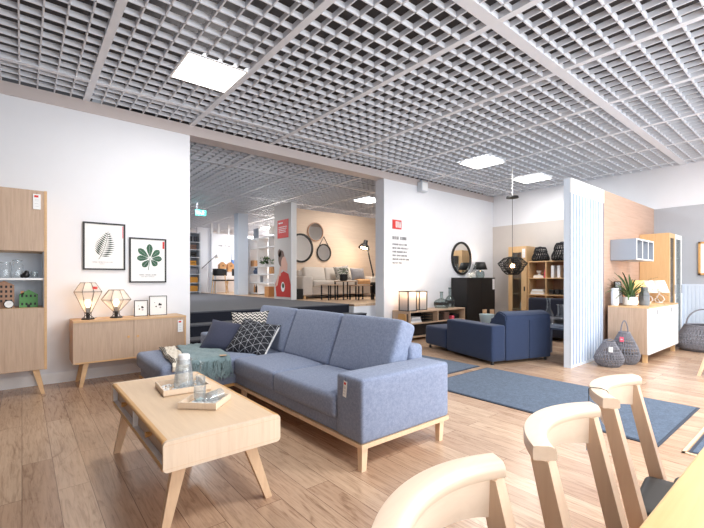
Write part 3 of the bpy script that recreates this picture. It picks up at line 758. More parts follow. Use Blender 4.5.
m = MB(); m.lathe([(0, 0.002), (0.058, 0.002), (0.061, 0.012), (0.05, 0.12), (0.044, 0.165), (0.05, 0.185), (0.048, 0.185), (0.042, 0.165), (0.048, 0.12), (0.058, 0.014), (0, 0.008)], n=28); m.build('pitcher_body', M['jar_glass'], t)
m = MB(); m.lathe([(0, 0.15), (0.036, 0.15), (0.036, 0.205), (0.03, 0.212), (0, 0.214)], n=24); m.build('lid', M['white'], t)
m = MB(); m.tube([(0.046, -0.004, 0.172), (0.085, -0.03, 0.178), (0.098, -0.04, 0.15), (0.09, -0.035, 0.09), (0.055, -0.006, 0.05)], 0.006, 8); m.build('handle', M['glass'], t)
def tumbler(r, h):
    m = MB(); m.lathe([(0, 0.002), (r * 0.86, 0.002), (r, h), (r * 0.95, h), (r * 0.82, 0.01), (0, 0.01)], n=22); return m
tag(tumbler(0.034, 0.085).build('drinking_glass', M['jar_glass']), 'upright clear drinking glass in the nearer tray', 'glass', loc=(0.775, 2.29, 0.462))
tag(tumbler(0.032, 0.085).build('drinking_glass', M['jar_glass']), 'clear drinking glass lying on its side in the nearer tray', 'glass', loc=(0.80, 2.225, 0.492), rot=(0, rad(90), rad(18)))
tag(tumbler(0.03, 0.065).build('drinking_glass', M['jar_glass']), 'clear drinking glass beside the pitcher handle in its tray', 'glass', loc=(0.885, 2.6, 0.462))

# ------------------------------------------------------------------ corner sofa
t = thing('corner_sofa', 'blue-grey corner sofa with chaise and wooden legs', 'sofa', (1.9, 3.2, 0))
m = MB(t)
m.box((1.575, 1.815, 0.132), (2.39, 4.6, 0.157)); m.box((0.93, 3.66, 0.132), (1.575, 4.57, 0.157)); m.build('wooden_rail', M['ash_edge'], t, smooth=False)
m = MB(t); m.box((1.56, 1.8, 0.13), (2.395, 1.815, 0.158)); m.box((1.56, 1.815, 0.131), (1.575, 3.66, 0.157)); m.build('rail_trim', M['ash_leg'], t, smooth=False)
m = MB(t); m.softbox((1.575, 2.04, 0.157), (2.3, 4.4, 0.26), 0.012); m.softbox((0.94, 3.655, 0.157), (1.7, 4.56, 0.26), 0.012); m.build('upholstered_base', M['sofa'], t)
for a, b in ((1.8, 2.055), (4.36, 4.6)):
    m = MB(t); m.softbox((1.56, a, 0.158), (2.395, b, 0.548), 0.022, (0, 0, 0.004)); m.build('arm', M['sofa'], t)
m = MB(t); m.softbox((2.25, 2.04, 0.158), (2.4, 4.38, 0.652), 0.035); m.build('back_frame', M['sofa'], t)
for a, b in ((2.058, 2.87), (2.874, 3.628)):
    m = MB(t); m.softbox((1.545, a, 0.245), (2.28, b, 0.405), 0.032, (0.004, 0, 0.014)); m.build('seat_cushion', M['sofa'], t)
m = MB(t); m.softbox((0.9, 3.632, 0.245), (1.62, 4.58, 0.405), 0.045, (0.008, 0, 0.012)); m.softbox((1.5, 3.634, 0.247), (2.28, 4.356, 0.407), 0.045, (0, 0, 0.01)); m.build('chaise_cushion', M['sofa'], t)
for a, b in ((2.065, 2.79), (2.8, 3.555), (3.565, 4.345)):
    m = MB(t); m.X = Matrix.Translation((2.02, 0, 0.408)) @ Matrix.Rotation(rad(21), 4, 'Y'); m.softbox((0, a, 0), (0.175, b, 0.475), 0.035, (0.02, 0, 0.008)); c = m.build('back_cushion', M['sofa'], t)
    m = MB(t); m.X = Matrix.Translation((2.02, 0, 0.408)) @ Matrix.Rotation(rad(21), 4, 'Y')
    pts = [(0.162, a + 0.012, 0.02), (0.162, a + 0.012, 0.44), (0.162, a + 0.03, 0.462), (0.162, b - 0.03, 0.462), (0.162, b - 0.012, 0.44), (0.162, b - 0.012, 0.02)]
    m.tube(pts, 0.005, 6); m.build('piping', M['sofa_dark'], c)
for tx, ty, fx, fy in ((1.6, 1.84, 1.575, 1.815), (2.34, 1.84, 2.3, 1.815), (1.64, 3.6, 1.63, 3.6), (0.98, 3.72, 0.955, 3.7), (0.98, 4.52, 0.955, 4.54), (2.35, 4.56, 2.37, 4.58)):
    m = MB(t); m.hbar((tx, ty, 0.133), (fx, fy, 0), 0.048, 0.045, 0.036, 0.034); m.build('leg', M['ash_leg'], t, smooth=False)
price_tag((1.553, 1.945, 0.515), rad(-90), 0.034, 0.1, 'slim white price card hanging on the sofa arm front', tilt=rad(7))

def throw_pillow(name, label, w, h, th, mat, loc, yaw, lean, roll=0, group=None, edge=None):
    m = MB(); m.X = Matrix.Rotation(rad(roll), 4, 'Z'); m.pillow(w, h, th); o = m.build(name, mat)
    tag(o, label, 'cushion', group, loc, rot=(rad(lean), 0, rad(yaw)))
    if edge:
        m = MB(); m.X = Matrix.Rotation(rad(roll), 4, 'Z'); m.box((w / 2 - 0.012, -h / 2 + 0.03, -0.008), (w / 2 - 0.002, h / 2 - 0.03, 0.008)); m.build('piped_edge', edge, o)
    return o
throw_pillow('throw_pillow', 'plain slate navy cushion on the chaise against the far arm', 0.42, 0.37, 0.13, M['pillow_navy'], (1.65, 4.12, 0.545), -42, 50, -9)
throw_pillow('throw_pillow', 'black cushion with white star-line pattern leaning on the sofa back', 0.44, 0.42, 0.14, M['pat_geo'], (1.84, 3.83, 0.545), -48, 48, -12, edge=M['paper'])
throw_pillow('throw_pillow', 'black and white zigzag cushion tucked behind the star-line cushion', 0.42, 0.4, 0.12, M['pat_zig'], (1.96, 4.16, 0.595), -38, 70, 3)

def throw(fx0, fx1, nx0, nx1, yf, yn, drop, seed, name, label, mat, zt=0.43):
    random.seed(seed)
    t = thing(name, label, 'blanket', ((nx0 + nx1) / 2, (yf + yn) / 2, zt))
    L = yf - yn
    def fn(u, v):
        s = v * (L + drop); xa, xb = (fx0, fx1)
        k = min(1, s / L); a = fx0 + (nx0 - fx0) * k; b = fx1 + (nx1 - fx1) * k
        x = a + (b - a) * u + 0.008 * math.sin(9 * v + u * 3); w = 0.006 * math.sin(u * 19 + v * 5) + 0.005 * math.sin(v * 23 + u * 6)
        R = 0.03
        if s < L - R: return (x, yf - s, zt + abs(w) * 0.9)
        q = min(1, (s - (L - R)) / (2 * R)); an = q * PI / 2
        y = yn + R - R * math.sin(an) - 0.012; z = zt - R + R * math.cos(an)
        if q >= 1: z -= s - (L + R); y -= 0.012 + w * 0.8
        return (x, y - (0.004 if q > 0 else 0), z)
    m = MB(t); m.grid(fn, 18, 48); b = m.build('knit', mat, t, solid=0.01)
    return t, fn
tt, fn = throw(1.27, 1.62, 1.14, 1.51, 4.5, 3.62, 0.10, 4, 'throw_blanket', 'teal-grey knitted blanket with long fringe over the chaise edge', M['teal'])
m = MB(tt)
for i in range(90):
    u = random.random(); p = Vector(fn(u, 1.0)); z0 = p.z + random.uniform(0.0, 0.09); L = random.uniform(0.09, 0.14)
    q = [Vector((p.x + random.uniform(-.012, .012) * k, p.y - 0.012 - 0.004 * k, z0 - L * k / 3)) for k in range(4)]
    m.tube(q, 0.006, 5, r_end=0.004)
m.build('fringe', M['teal'], tt)
m = MB(tt); p = Vector(fn(0.84, 0.8)); m.X = Matrix.Translation((1.44, 3.63, 0.442)) @ Matrix.Rotation(rad(-20), 4, 'Z'); m.box((-0.03, -0.03, 0), (0.03, 0.02, 0.003)); m.build('cloth_label', M['tan'], tt, smooth=False)
tt, fn = throw(1.1, 1.26, 0.985, 1.13, 4.5, 3.63, 0.07, 9, 'throw_blanket', 'cream blanket with dark striped edge beside the teal one', M['cream'], 0.428)
m = MB(tt)
for k in range(3):
    pts = [Vector(fn(0.02 + 0.09 * k, 0.02 + 0.95 * i / 14)) + Vector((0, 0, 0.007)) for i in range(15)]
    m.tube(pts, 0.004, 5)
m.build('dark_edging', M['black'], tt)
# ------------------------------------------------------------------ middle room
def rug(x0, x1, y0, y1, label):
    t = thing('floor_mat', label, 'mat', ((x0 + x1) / 2, (y0 + y1) / 2, 0), group='blue entrance mats')
    m = MB(t); m.box((x0 + 0.02, y0 + 0.02, 0.0), (x1 - 0.02, y1 - 0.02, 0.011)); m.build('pile', M['mat_rug'], t, smooth=False)
    m = MB(t)
    for a, b in (((x0, y0), (x1, y0 + 0.02)), ((x0, y1 - 0.02), (x1, y1)), ((x0, y0 + 0.02), (x0 + 0.02, y1 - 0.02)), ((x1 - 0.02, y0 + 0.02), (x1, y1 - 0.02))): m.box((*a, 0), (*b, 0.008))
    m.build('edging', M['mat_edge'], t, smooth=False); return t
rug(3.36, 4.64, 0.78, 2.88, 'large blue-grey mat crossing the floor between sofa and chairs')
rug(3.36, 4.64, 2.99, 4.9, 'blue-grey mat whose corner shows beside the sofa arm')
rug(3.4, 4.68, -1.6, 0.63, 'blue-grey mat at the right edge behind the table corner')
m = MB(); m.box((3.37, -1.6, 0), (3.395, 0.66, 0.006)); m.box((3.37, 0.64, 0), (4.7, 0.66, 0.006)); struct(m.build('trim_5', M['ash_leg'], smooth=False))

# wall lettering, logo, speaker
t = thing('wall_logo', 'square red logo sign with white letters on the white wall', 'sign', (5.68, 5.508, 2.13))
m = MB(); m.box((-0.124, -0.008, 0), (0.124, 0, 0.178)); m.build('red_square', M['red'], t, smooth=False)
m = MB()
for a, b, z0, z1 in ((-0.04, -0.02, 0.03, 0.15), (-0.01, 0.01, 0.03, 0.15), (-0.04, 0.01, 0.03, 0.045), (0.025, 0.045, 0.03, 0.15), (0.06, 0.105, 0.13, 0.15), (0.06, 0.08, 0.03, 0.15), (0.06, 0.105, 0.08, 0.098), (0.085, 0.105, 0.03, 0.15)): m.box((a, -0.0095, z0), (b, -0.008, z1))
m.build('white_letters', M['white'], t, smooth=False)
random.seed(8); m = MB(); o0 = Vector((5.56, 5.508, 1.47))
glyph_row(m, 0, 0.41, 0.455, 0.06, 0, (5, 6), stroke=0.3)
for k, w in enumerate((0.41, 0.45, 0.42, 0.43, 0.5, 0.27)): glyph_row(m, 0, w, 0.342 - 0.0725 * k, 0.034, 0, (5, 8), stroke=0.26)
tag(m.build('wall_lettering', M['ink'], smooth=False), 'grey printed heading and text lines on the white wall', 'lettering', loc=o0)
t = thing('wall_speaker', 'small white box speaker high on the white wall below the ceiling', 'speaker', (6.36, 5.44, 2.94))
m = MB(); m.box((-0.1, -0.07, 0), (0.1, 0.06, 0.2), 0.012); m.build('housing', M['greylight'], t)
m = MB(); m.box((-0.08, -0.073, 0.02), (0.08, -0.069, 0.18)); m.build('grille', M['white'], t, smooth=False)
m = MB(); m.box((-0.02, 0.03, 0.19), (0.02, 0.065, 0.26)); m.build('bracket', M['grey'], t, smooth=False)

# round mirror
def round_mirror(loc, r, ring, label, mat, depth=0.03):
    t = thing('wall_mirror', label, 'mirror', loc)
    m = MB(); m.X = Matrix.Rotation(rad(90), 4, 'X'); m.lathe([(r - ring, 0.002), (r - ring, depth), (r, depth), (r, 0.002), (r - ring, 0.002)], n=48); m.build('frame', mat, t)
    m = MB(); m.disc((0, -depth * 0.45, 0), r - ring * 0.8, n=48); m.build('mirror_glass', M['mirror'], t, smooth=False)
    return t
round_mirror((7.785, 5.506, 1.625), 0.378, 0.045, 'large round black-framed mirror above the black cabinet', M['black'])

# media bench
t = thing('media_bench', 'long low oak media bench against the white wall', 'bench', (6.39, 5.26, 0))
x0, x1, y0, y1 = 5.53, 7.25, 5.03, 5.48
m = MB(t); m.box((x0, y0, 0.52), (x1, y1, 0.545)); m.box((x0 + 0.022, y0, 0.3), (x1 - 0.022, y1, 0.318)); m.box((x1 - 0.022, y0, 0.0), (x1, y1, 0.52)); m.box((6.35, y0 + 0.005, 0.318), (6.372, y1, 0.52)); m.box((x0 + 0.022, y0 - 0.02, 0.055), (x1 - 0.022, y1, 0.08)); m.build('oak_carcass', M['oak_x'], t, smooth=False)
m = MB(t); m.box((x0, y0, 0.0), (x0 + 0.022, y1, 0.52)); m.build('end_panel', M['oak'], t, smooth=False)
m = MB(t); m.box((x0 + 0.022, y1 - 0.02, 0.318), (x1 - 0.022, y1 - 0.01, 0.52)); m.build('back_panel', M['black'], t, smooth=False)
for a, b in ((x0 + 0.025, 6.36), (6.362, x1 - 0.025)):
    m = MB(t); m.box((a, y0 + 0.02, 0.09), (b, y1 - 0.02, 0.298)); m.build('drawer', M['black_sat'], t, smooth=False)
m = MB(t); m.X = Matrix.Translation((x0 - 0.004, 5.22, 0.42)); m.prism(rr(-0.1, 0.1, -0.075, 0.075, 0.05), 'X', -0.012, 0.002); m.build('end_plate', M['ash_edge'], t)
m = MB(t); m.box((x0 - 0.006, y0 + 0.045, 0.34), (x0 + 0.001, y0 + 0.06, 0.5)); m.build('slot', M['black'], t, smooth=False)
for i, (z, w, c) in enumerate(((0.3185, 0.3, 'white'), (0.3545, 0.27, 'greylight'), (0.3905, 0.24, 'white'))):
    m = MB(); m.box((-w / 2, -0.1, 0), (w / 2, 0.1, 0.034), 0.003, 1)
    tag(m.build('storage_box', M[c], smooth=False), ('bottom', 'middle', 'top')[i] + ' white box of the stack in the left bench compartment', 'box', 'white boxes in the media bench', (5.79, 5.2, z))
t = thing('magazine_rack', 'dark wire tray with shelves in the left bench compartment', 'rack', (6.14, 5.22, 0.3185))
for z in (0.02, 0.075, 0.13):
    m = MB(); m.box((-0.15, -0.1, z), (0.15, 0.1, z + 0.008)); m.build('tray', M['black'], t, smooth=False)
m = MB()
for x in (-0.145, 0.145):
    for y in (-0.095, 0.095): m.box((x - 0.004, y - 0.004, 0), (x + 0.004, y + 0.004, 0.15))
m.build('wire_posts', M['black'], t, smooth=False)
for i, (x, w, h, c) in enumerate(((6.52, 0.2, 0.12, 'black'), (6.75, 0.16, 0.15, 'brown_t'), (7.08, 0.18, 0.1, 'black'))):
    m = MB(); m.box((-w / 2, -0.1, 0), (w / 2, 0.1, h), 0.004, 1)
    tag(m.build('storage_box', M[c], smooth=False), ('dark box just right of the bench divider', 'brown box in the middle of the right bench compartment', 'dark low box at the right end of the bench compartment')[i], 'box', None, (x, 5.22, 0.3185))
m = MB(); m.box((-0.035, -0.05, 0), (0.035, 0.05, 0.07), 0.004, 1)
tag(m.build('pink_package', M['pink'], smooth=False), 'small pink package in the right bench compartment', 'package', loc=(6.9, 5.12, 0.3185))

def lantern(loc, w, h, label):
    t = thing('candle_lantern', label, 'lantern', loc, group='candle lanterns on the bench')
    a = w / 2; e = 0.009
    m = MB()
    for x in (-a + e, a - e):
        for y in (-a + e, a - e): m.box((x - e, y - e, 0), (x + e, y + e, h))
    for z in (0.0, h - 0.014):
        for b in (((-a, -a), (a, -a + 2 * e)), ((-a, a - 2 * e), (a, a)), ((-a, -a), (-a + 2 * e, a)), ((a - 2 * e, -a), (a, a))): m.box((*b[0], z), (*b[1], z + 0.014))
    m.box((-a, -a, 0), (a, a, 0.008)); m.build('frame', M['black'], t, smooth=False)
    for i, (p, q) in enumerate((((-a + 2 * e, -a + e), (a - 2 * e, -a + e + 0.002)), ((-a + 2 * e, a - e - 0.002), (a - 2 * e, a - e)), ((-a + e, -a + 2 * e), (-a + e + 0.002, a - 2 * e)), ((a - e - 0.002, -a + 2 * e), (a - e, a - 2 * e)))):
        m = MB(); m.box((*p, 0.014), (*q, h - 0.014)); m.build('pane', M['glass_shade'], t, smooth=False)
    m = MB(); m.lathe([(0, 0.008), (a * 0.5, 0.008), (a * 0.5, h * 0.62), (a * 0.4, h * 0.66), (0, h * 0.63)], n=24); c = m.build('candle', M['candle'], t)
    m = MB(); m.lathe([(0, h * 0.63), (0.022, h * 0.69), (0.014, h * 0.77), (0, h * 0.86)], n=12); m.build('flame', M['bulb'], c)
    return t
lantern((5.66, 5.2, 0.545), 0.245, 0.375, 'black-framed candle lantern at the left end of the bench')
lantern((6.02, 5.24, 0.545), 0.235, 0.365, 'black-framed candle lantern nearer the bottles on the bench')
LAMPS += [((5.66, 5.2, 0.885), 14), ((6.02, 5.24, 0.875), 14)]

def vase_bottle(loc, r, h, neck, label, band=True, mat='glass_smoke', bandmat='black'):
    t = thing('glass_bottle', label, 'bottle', loc)
    m = MB(); m.lathe([(0, 0.004), (r * 0.85, 0.004), (r, r * 0.35), (r, h * 0.38), (r * 0.75, h * 0.5), (neck, h * 0.6), (neck, h * 0.93), (neck * 1.35, h), (neck * 1.1, h), (neck * 0.85, h * 0.93)], n=28); m.build('bottle_body', M[mat], t)
    if band:
        m = MB(); m.lathe([(r * 1.012, h * 0.2), (r * 1.012, h * 0.34)], n=28); m.build('dark_band', M[bandmat], t)
    return t
vase_bottle((6.73, 5.24, 0.545), 0.155, 0.34, 0.032, 'round smoked bottle with black band on the bench')
vase_bottle((7.05, 5.27, 0.545), 0.1, 0.42, 0.028, 'slimmer dark glass bottle at the bench end by the black cabinet', mat='glass_smoke')

# black cabinet
t = thing('black_cabinet', 'tall matt black cabinet under the round mirror in the corner', 'cabinet', (7.95, 5.28, 0))
x0, x1, y0, y1 = 7.4, 8.5, 5.08, 5.49
m = MB(t); m.box((x0, y0 + 0.02, 0.08), (x1, y1, 1.165)); m.box((x0 - 0.004, y0 - 0.004, 1.165), (x1 + 0.004, y1, 1.18)); m.box((x0 + 0.04, y0 + 0.05, 0), (x1 - 0.04, y1 - 0.03, 0.08)); m.build('carcass', M['black'], t, smooth=False)
for a, b in ((x0 + 0.003, 7.948), (7.952, x1 - 0.003)):
    m = MB(t); m.box((a, y0, 0.085), (b, y0 + 0.018, 1.16)); m.build('door', M['black'], t, smooth=False)
price_tag((8.43, 5.076, 1.15), 0, 0.09, 0.24, 'white price card on the black cabinet door', red=False)
t = thing('table_lamp', 'small table lamp with black shade on the black cabinet', 'lamp', (8.22, 5.29, 1.18))
m = MB(); m.lathe([(0, 0.002), (0.085, 0.002), (0.1, 0.06), (0.09, 0.14), (0.04, 0.17), (0.03, 0.18), (0, 0.18)], n=24); m.build('lamp_base', M['glass_smoke'], t)
m = MB(); m.cyl((0, 0, 0.175), 0.012, 0.1, 10); m.build('stem', M['black'], t)
m = MB(); m.lathe([(0.16, 0.19), (0.105, 0.36)], n=32); m.build('lamp_shade', M['black'], t, solid=0.004)
m = MB(); m.ball((0, 0, 0.28), 0.03, 8); m.build('bulb', M['bulb'], t)
LAMPS += [((8.22, 5.29, 1.5), 7)]
vase_bottle((7.93, 5.26, 1.18), 0.075, 0.3, 0.03, 'clear glass bottle beside the small black-shaded lamp', band=False, mat='glass')
vase_bottle((7.79, 5.3, 1.18), 0.055, 0.2, 0.026, 'shorter clear glass bottle on the black cabinet under the mirror', band=False, mat='glass')

# navy sofa with chaise (rotated): local x right, y away from viewer
t = thing('navy_sofa', 'navy blue armchair sofa with long seat seen from behind', 'sofa', (4.795, 2.909, 0), rad(-17.1))
m = MB(); m.softbox((0, 0, 0.045), (0.235, 1.01, 0.53), 0.03); m.build('arm', M['navy'], t)
m = MB(); m.softbox((0.238, 0, 0.045), (0.655, 0.3, 0.6), 0.02); m.softbox((0.658, 0, 0.045), (1.06, 0.3, 0.6), 0.02); m.build('back_base', M['navy'], t)
m = MB()
prof = [(0.0, 0.56), (0.0, 0.645), (0.02, 0.665), (0.12, 0.702), (0.18, 0.70), (0.34, 0.52), (0.36, 0.42), (0.3, 0.4), (0.28, 0.56)]
m.prism(prof, 'X', 0.24, 1.058); bmesh.ops.bevel(m.bm, geom=list({e for e in m.bm.edges}), offset=0.018, segments=3, affect='EDGES'); m.build('back_cushion', M['navy'], t, angle=60)
m = MB(); m.softbox((0.0, 1.015, 0.06), (0.7, 1.62, 0.375), 0.045); m.softbox((0.24, 0.31, 0.06), (1.05, 1.6, 0.37), 0.04); m.build('seat', M['navy'], t)
for x, y in ((0.05, 0.05), (1.0, 0.05), (0.06, 1.54), (0.97, 1.52)):
    m = MB(); m.cyl((x, y, 0), 0.022, 0.05, 12); m.build('foot', M['black'], t)

t = thing('low_table', 'low round table behind the navy sofa holding a pale bowl', 'table', (6.52, 3.99, 0))
m = MB(); m.cyl((0, 0, 0.335), 0.25, 0.025, 40); m.build('tabletop', M['oak_x'], t)
for k in range(3):
    a = 2 * PI * k / 3; m = MB(); m.bar((0.16 * math.cos(a), 0.16 * math.sin(a), 0.336), (0.21 * math.cos(a), 0.21 * math.sin(a), 0), 0.03, 0.03, 0.022, 0.022); m.build('leg', M['oak_yel'], t)
m = MB(); m.lathe([(0, 0), (0.07, 0), (0.11, 0.05), (0.13, 0.17), (0.12, 0.17), (0.10, 0.055), (0, 0.012)], n=24, phase=0.2)
tag(m.build('bowl', M['aqua']), 'pale aqua faceted bowl on the low table behind the navy sofa', 'bowl', loc=(6.34, 3.95, 0.36))
for i, (x, y) in enumerate(((6.6, 4.0), (6.5, 4.09))):
    m = MB(); m.lathe([(0, 0), (0.025, 0), (0.03, 0.02), (0.04, 0.235), (0.035, 0.235), (0.026, 0.02), (0, 0.01)], n=18)
    tag(m.build('cup', M['tan']), ('tan cup behind the aqua bowl, the one nearer the shelves', 'tan cup behind the aqua bowl, the one nearer the black cabinet')[i], 'cup', loc=(x, y, 0.36))
    m = None

# woven wire shells
def shell(m, prof, nr, ns, r, twist=0.0, cross=True, sides=4):
    def P(u, a):
        k = u * (len(prof) - 1); i = min(int(k), len(prof) - 2); f = k - i
        rr_ = prof[i][0] * (1 - f) + prof[i + 1][0] * f; z = prof[i][1] * (1 - f) + prof[i + 1][1] * f
        return Vector((rr_ * math.cos(a), rr_ * math.sin(a), z))
    for k in range(nr):
        u = k / (nr - 1); m.tube([P(u, 2 * PI * j / 24) for j in range(24)], r, sides, True)
    for s in ((1, -1) if cross else (1,)):
        for k in range(ns):
            a0 = 2 * PI * k / ns; N = (len(prof) - 1) * 3
            m.tube([P(j / N, a0 + s * twist * j / N) for j in range(N + 1)], r, sides)
t = thing('pendant_lamp', 'black woven-wire pendant lamp hanging over the navy sofa, lit', 'lamp', (6.9, 3.775, 1.2))
m = MB(); shell(m, [(0.07, 0.35), (0.15, 0.33), (0.255, 0.235), (0.235, 0.2), (0.2, 0.16), (0.18, 0.11), (0.11, 0.04), (0.09, 0.03)], 9, 30, 0.0032, 0.9); m.build('wire_shade', M['metal_blk'], t)
m = MB(); shell(m, [(0.06, 0.34), (0.12, 0.27), (0.17, 0.22), (0.12, 0.13), (0.06, 0.05)], 6, 20, 0.0032, -1.2); m.build('inner_shade', M['metal_blk'], t)
m = MB(); m.ball((0, 0, 0.19), 0.042, 8); m.build('bulb', M['bulb'], t)
m = MB(); m.cyl((0, 0, 0.23), 0.022, 0.1, 12); m.build('socket', M['black'], t)
m = MB(); m.tube([(0, 0, 0.32), (0, 0, 1.42)], 0.005, 6); m.build('cable', M['black'], t)
m = MB(); m.lathe([(0, 1.41), (0.11, 1.425), (0.105, 1.455), (0.02, 1.47), (0, 1.47)], n=20); m.tube([(-0.02, 0, 1.46), (0.05, 0.03, 1.53), (0.04, 0, 1.56), (0, 0, 1.53)], 0.005, 6); m.build('canopy', M['black'], t)
m = MB(); m.tube([(0, 0, 1.46), (0, 0, 2.0)], 0.009, 8); m.build('hanging_rod', M['white'], t)
LAMPS += [((6.9, 3.775, 1.39), 12)]

# tall glazed cabinet and bookcase on the far wall
t = thing('glazed_cabinet', 'tall narrow oak cabinet with glass door on the far wall', 'cabinet', (8.9, 4.65, 0))
X0, X1, Y0, Y1, ZT = 8.7, 9.11, 4.43, 4.86, 1.89
m = MB(t); m.box((X0 + 0.02, Y0, 0.06), (X1, Y0 + 0.02, ZT - 0.02)); m.box((X0 + 0.02, Y1 - 0.02, 0.06), (X1, Y1, ZT - 0.02)); m.box((X0 + 0.02, Y0, ZT - 0.02), (X1, Y1, ZT)); m.box((X0 + 0.02, Y0, 0), (X1, Y1, 0.06)); m.box((X1 - 0.012, Y0 + 0.02, 0.06), (X1, Y1 - 0.02, ZT)); m.build('carcass', M['oak_yel'], t, smooth=False)
m = MB(t)
for a, b in (((Y0, 0.06), (Y0 + 0.12, ZT)), ((Y1 - 0.1, 0.06), (Y1, ZT)), ((Y0 + 0.12, ZT - 0.14), (Y1 - 0.1, ZT)), ((Y0 + 0.12, 0.06), (Y1 - 0.1, 0.16))): m.box((X0, a[0], a[1]), (X0 + 0.02, b[0], b[1]))
d = m.build('door', M['oak_yel'], t, smooth=False)
m = MB(t); m.box((X0 + 0.008, Y0 + 0.12, 0.16), (X0 + 0.012, Y1 - 0.1, ZT - 0.14)); m.build('door_glass', M['glass_pane'], d, smooth=False)
m = MB(t); m.box((X0 - 0.012, Y0 + 0.03, 0.88), (X0, Y0 + 0.055, 0.98)); m.build('handle', M['black'], d, smooth=False)
for z in (0.45, 0.8, 1.15, 1.5):
    m = MB(t); m.box((X0 + 0.03, Y0 + 0.02, z), (X1 - 0.013, Y1 - 0.02, z + 0.02)); m.build('shelf', M['oak_yel_y'], t, smooth=False)
price_tag((8.697, 4.49, 1.83), rad(-90), 0.07, 0.2, 'white price card on the glazed oak cabinet door', red=False)
glass_jar(0.04, 0.22, 0.02, (8.86, 4.56, 0.82), 'clear bottle on a shelf inside the glazed oak cabinet', name='glass_bottle')['category'] = 'bottle'
m = MB(); m.lathe([(0, 0), (0.04, 0), (0.045, 0.1), (0.02, 0.16), (0.02, 0.2), (0, 0.2)], n=14); tag(m.build('white_vase', M['ceramic']), 'small white vase low inside the glazed oak cabinet', 'vase', loc=(8.86, 4.62, 0.47))
m = MB(); m.lathe([(0, 0), (0.035, 0), (0.045, 0.05), (0.045, 0.1), (0.04, 0.1), (0.03, 0.01)], n=14); tag(m.build('drinking_glass', M['glass']), 'clear glass on the upper shelf inside the glazed oak cabinet', 'glass', loc=(8.86, 4.55, 1.17))

t = thing('bookcase', 'low wide oak bookcase of open square compartments on the far wall', 'bookcase', (8.93, 3.85, 0))
X0, X1, Y0, Y1, ZT = 8.76, 9.11, 3.25, 4.42, 1.545
for y in (Y0, Y0 + 0.383, Y0 + 0.766, Y1 - 0.022):
    m = MB(t); m.box((X0, y, 0), (X1, y + 0.022, ZT)); m.build('upright', M['oak_yel'], t, smooth=False)
for z in (0.02, 0.42, 0.79, 1.155, ZT - 0.022):
    m = MB(t); m.box((X0 + 0.002, Y0 + 0.002, z), (X1, Y1 - 0.002, z + 0.022)); m.build('shelf', M['oak_yel_y'], t, smooth=False)
m = MB(t); m.box((X1 - 0.01, Y0 + 0.01, 0.03), (X1, Y1 - 0.01, ZT - 0.01)); m.build('back_panel', M['brown_house'], t, smooth=False)
def book(loc, dx, dy, dz, mat, label, group):
    t = thing('book', label, 'book', loc, group=group)
    m = MB(); m.box((-dx / 2, -dy / 2, 0), (dx / 2, dy / 2, dz)); m.build('cover', mat, t, smooth=False)
    return t
yA, yB = 4.225, 3.84
book((8.9, yA + 0.0, 1.178), 0.16, 0.22, 0.03, M['white'], 'white book under the small ornament on the bookcase', None)
book((8.9, yA + 0.01, 1.2085), 0.15, 0.18, 0.028, M['cream'], 'cream book directly beneath the white ornament', None)
m = MB(); m.lathe([(0, 0), (0.035, 0), (0.022, 0.03), (0.022, 0.04), (0.055, 0.07), (0.06, 0.1), (0.052, 0.1), (0, 0.06)], n=16); tag(m.build('footed_bowl', M['ceramic']), 'small white footed bowl on two books in the bookcase', 'bowl', loc=(8.9, yA + 0.01, 1.237))
m = MB(); m.lathe([(0, 0), (0.035, 0), (0.03, 0.06), (0.038, 0.1), (0.02, 0.14), (0.026, 0.17), (0, 0.19)], n=14); tag(m.build('figurine', M['pink']), 'pinkish red figurine in the bookcase top compartment', 'figurine', loc=(8.88, 4.085, 1.178))
for k in range(2):
    book((8.88, 3.90 - 0.13 * k, 1.178), 0.18, 0.055, 0.26, M['white'], ('white upright book nearer the figurine, in the bookcase', 'white upright book nearer the slatted partition, in the bookcase')[k], None)
for k, (w, mt) in enumerate(((0.3, 'white'), (0.28, 'cream'), (0.24, 'white'))):
    book((8.88, yA, 0.8125 + 0.037 * k), 0.2, w, 0.036, M[mt], ('lowest', 'middle', 'topmost')[k] + ' book of the flat white stack in the bookcase', None)
for k in range(3):
    m = MB(); m.box((-0.08, -0.05, 0), (0.08, 0.05, 0.11), 0.01, 1); tag(m.build('dark_box', M['black'], smooth=False), ('left', 'middle', 'right')[k] + ' dark box in the row of three on the bookcase shelf', 'box', None, (8.9, 3.94 - 0.12 * k, 0.8125))

def rope_lantern(loc, prof, label, mat, handle=True, nr=9, ns=18, r=0.006, tw=0.5, group=None, liner=None, hh=0.1, hw=1):
    t = thing('woven_lantern', label, 'lantern', loc, group=group)
    m = MB(); shell(m, prof, nr, ns, r, tw); m.build('woven_body', mat, t)
    h = prof[-1][1]; R = prof[-1][0]
    m = MB(); m.lathe([(0, 0.001), (prof[0][0], 0.001), (prof[0][0], 0.012), (0, 0.012)], n=24); m.build('base', mat, t)
    m = MB(); m.tube([(R * math.cos(2 * PI * k / 24), R * math.sin(2 * PI * k / 24), h) for k in range(24)], r * 1.9, 6, True); m.build('rim', mat, t)
    if handle:
        m = MB(); m.tube([(R * hw * math.cos(PI * k / 14) * (1 if hw == 1 else 0.75 + 0.25 * abs(math.cos(PI * k / 14))), 0.0, h + hh * math.sin(PI * k / 14)) for k in range(15)], r * 1.5, 6); m.build('handle', mat, t)
    if liner:
        m = MB(); m.lathe([(0, 0.013), (liner, 0.013), (liner, h * 0.7)], n=20); m.build('glass_insert', M['glass_smoke'], t)
    return t
bp = [(0.15, 0), (0.175, 0.03), (0.18, 0.06), (0.17, 0.11), (0.13, 0.19), (0.14, 0.2), (0.12, 0.27), (0.1, 0.3)]
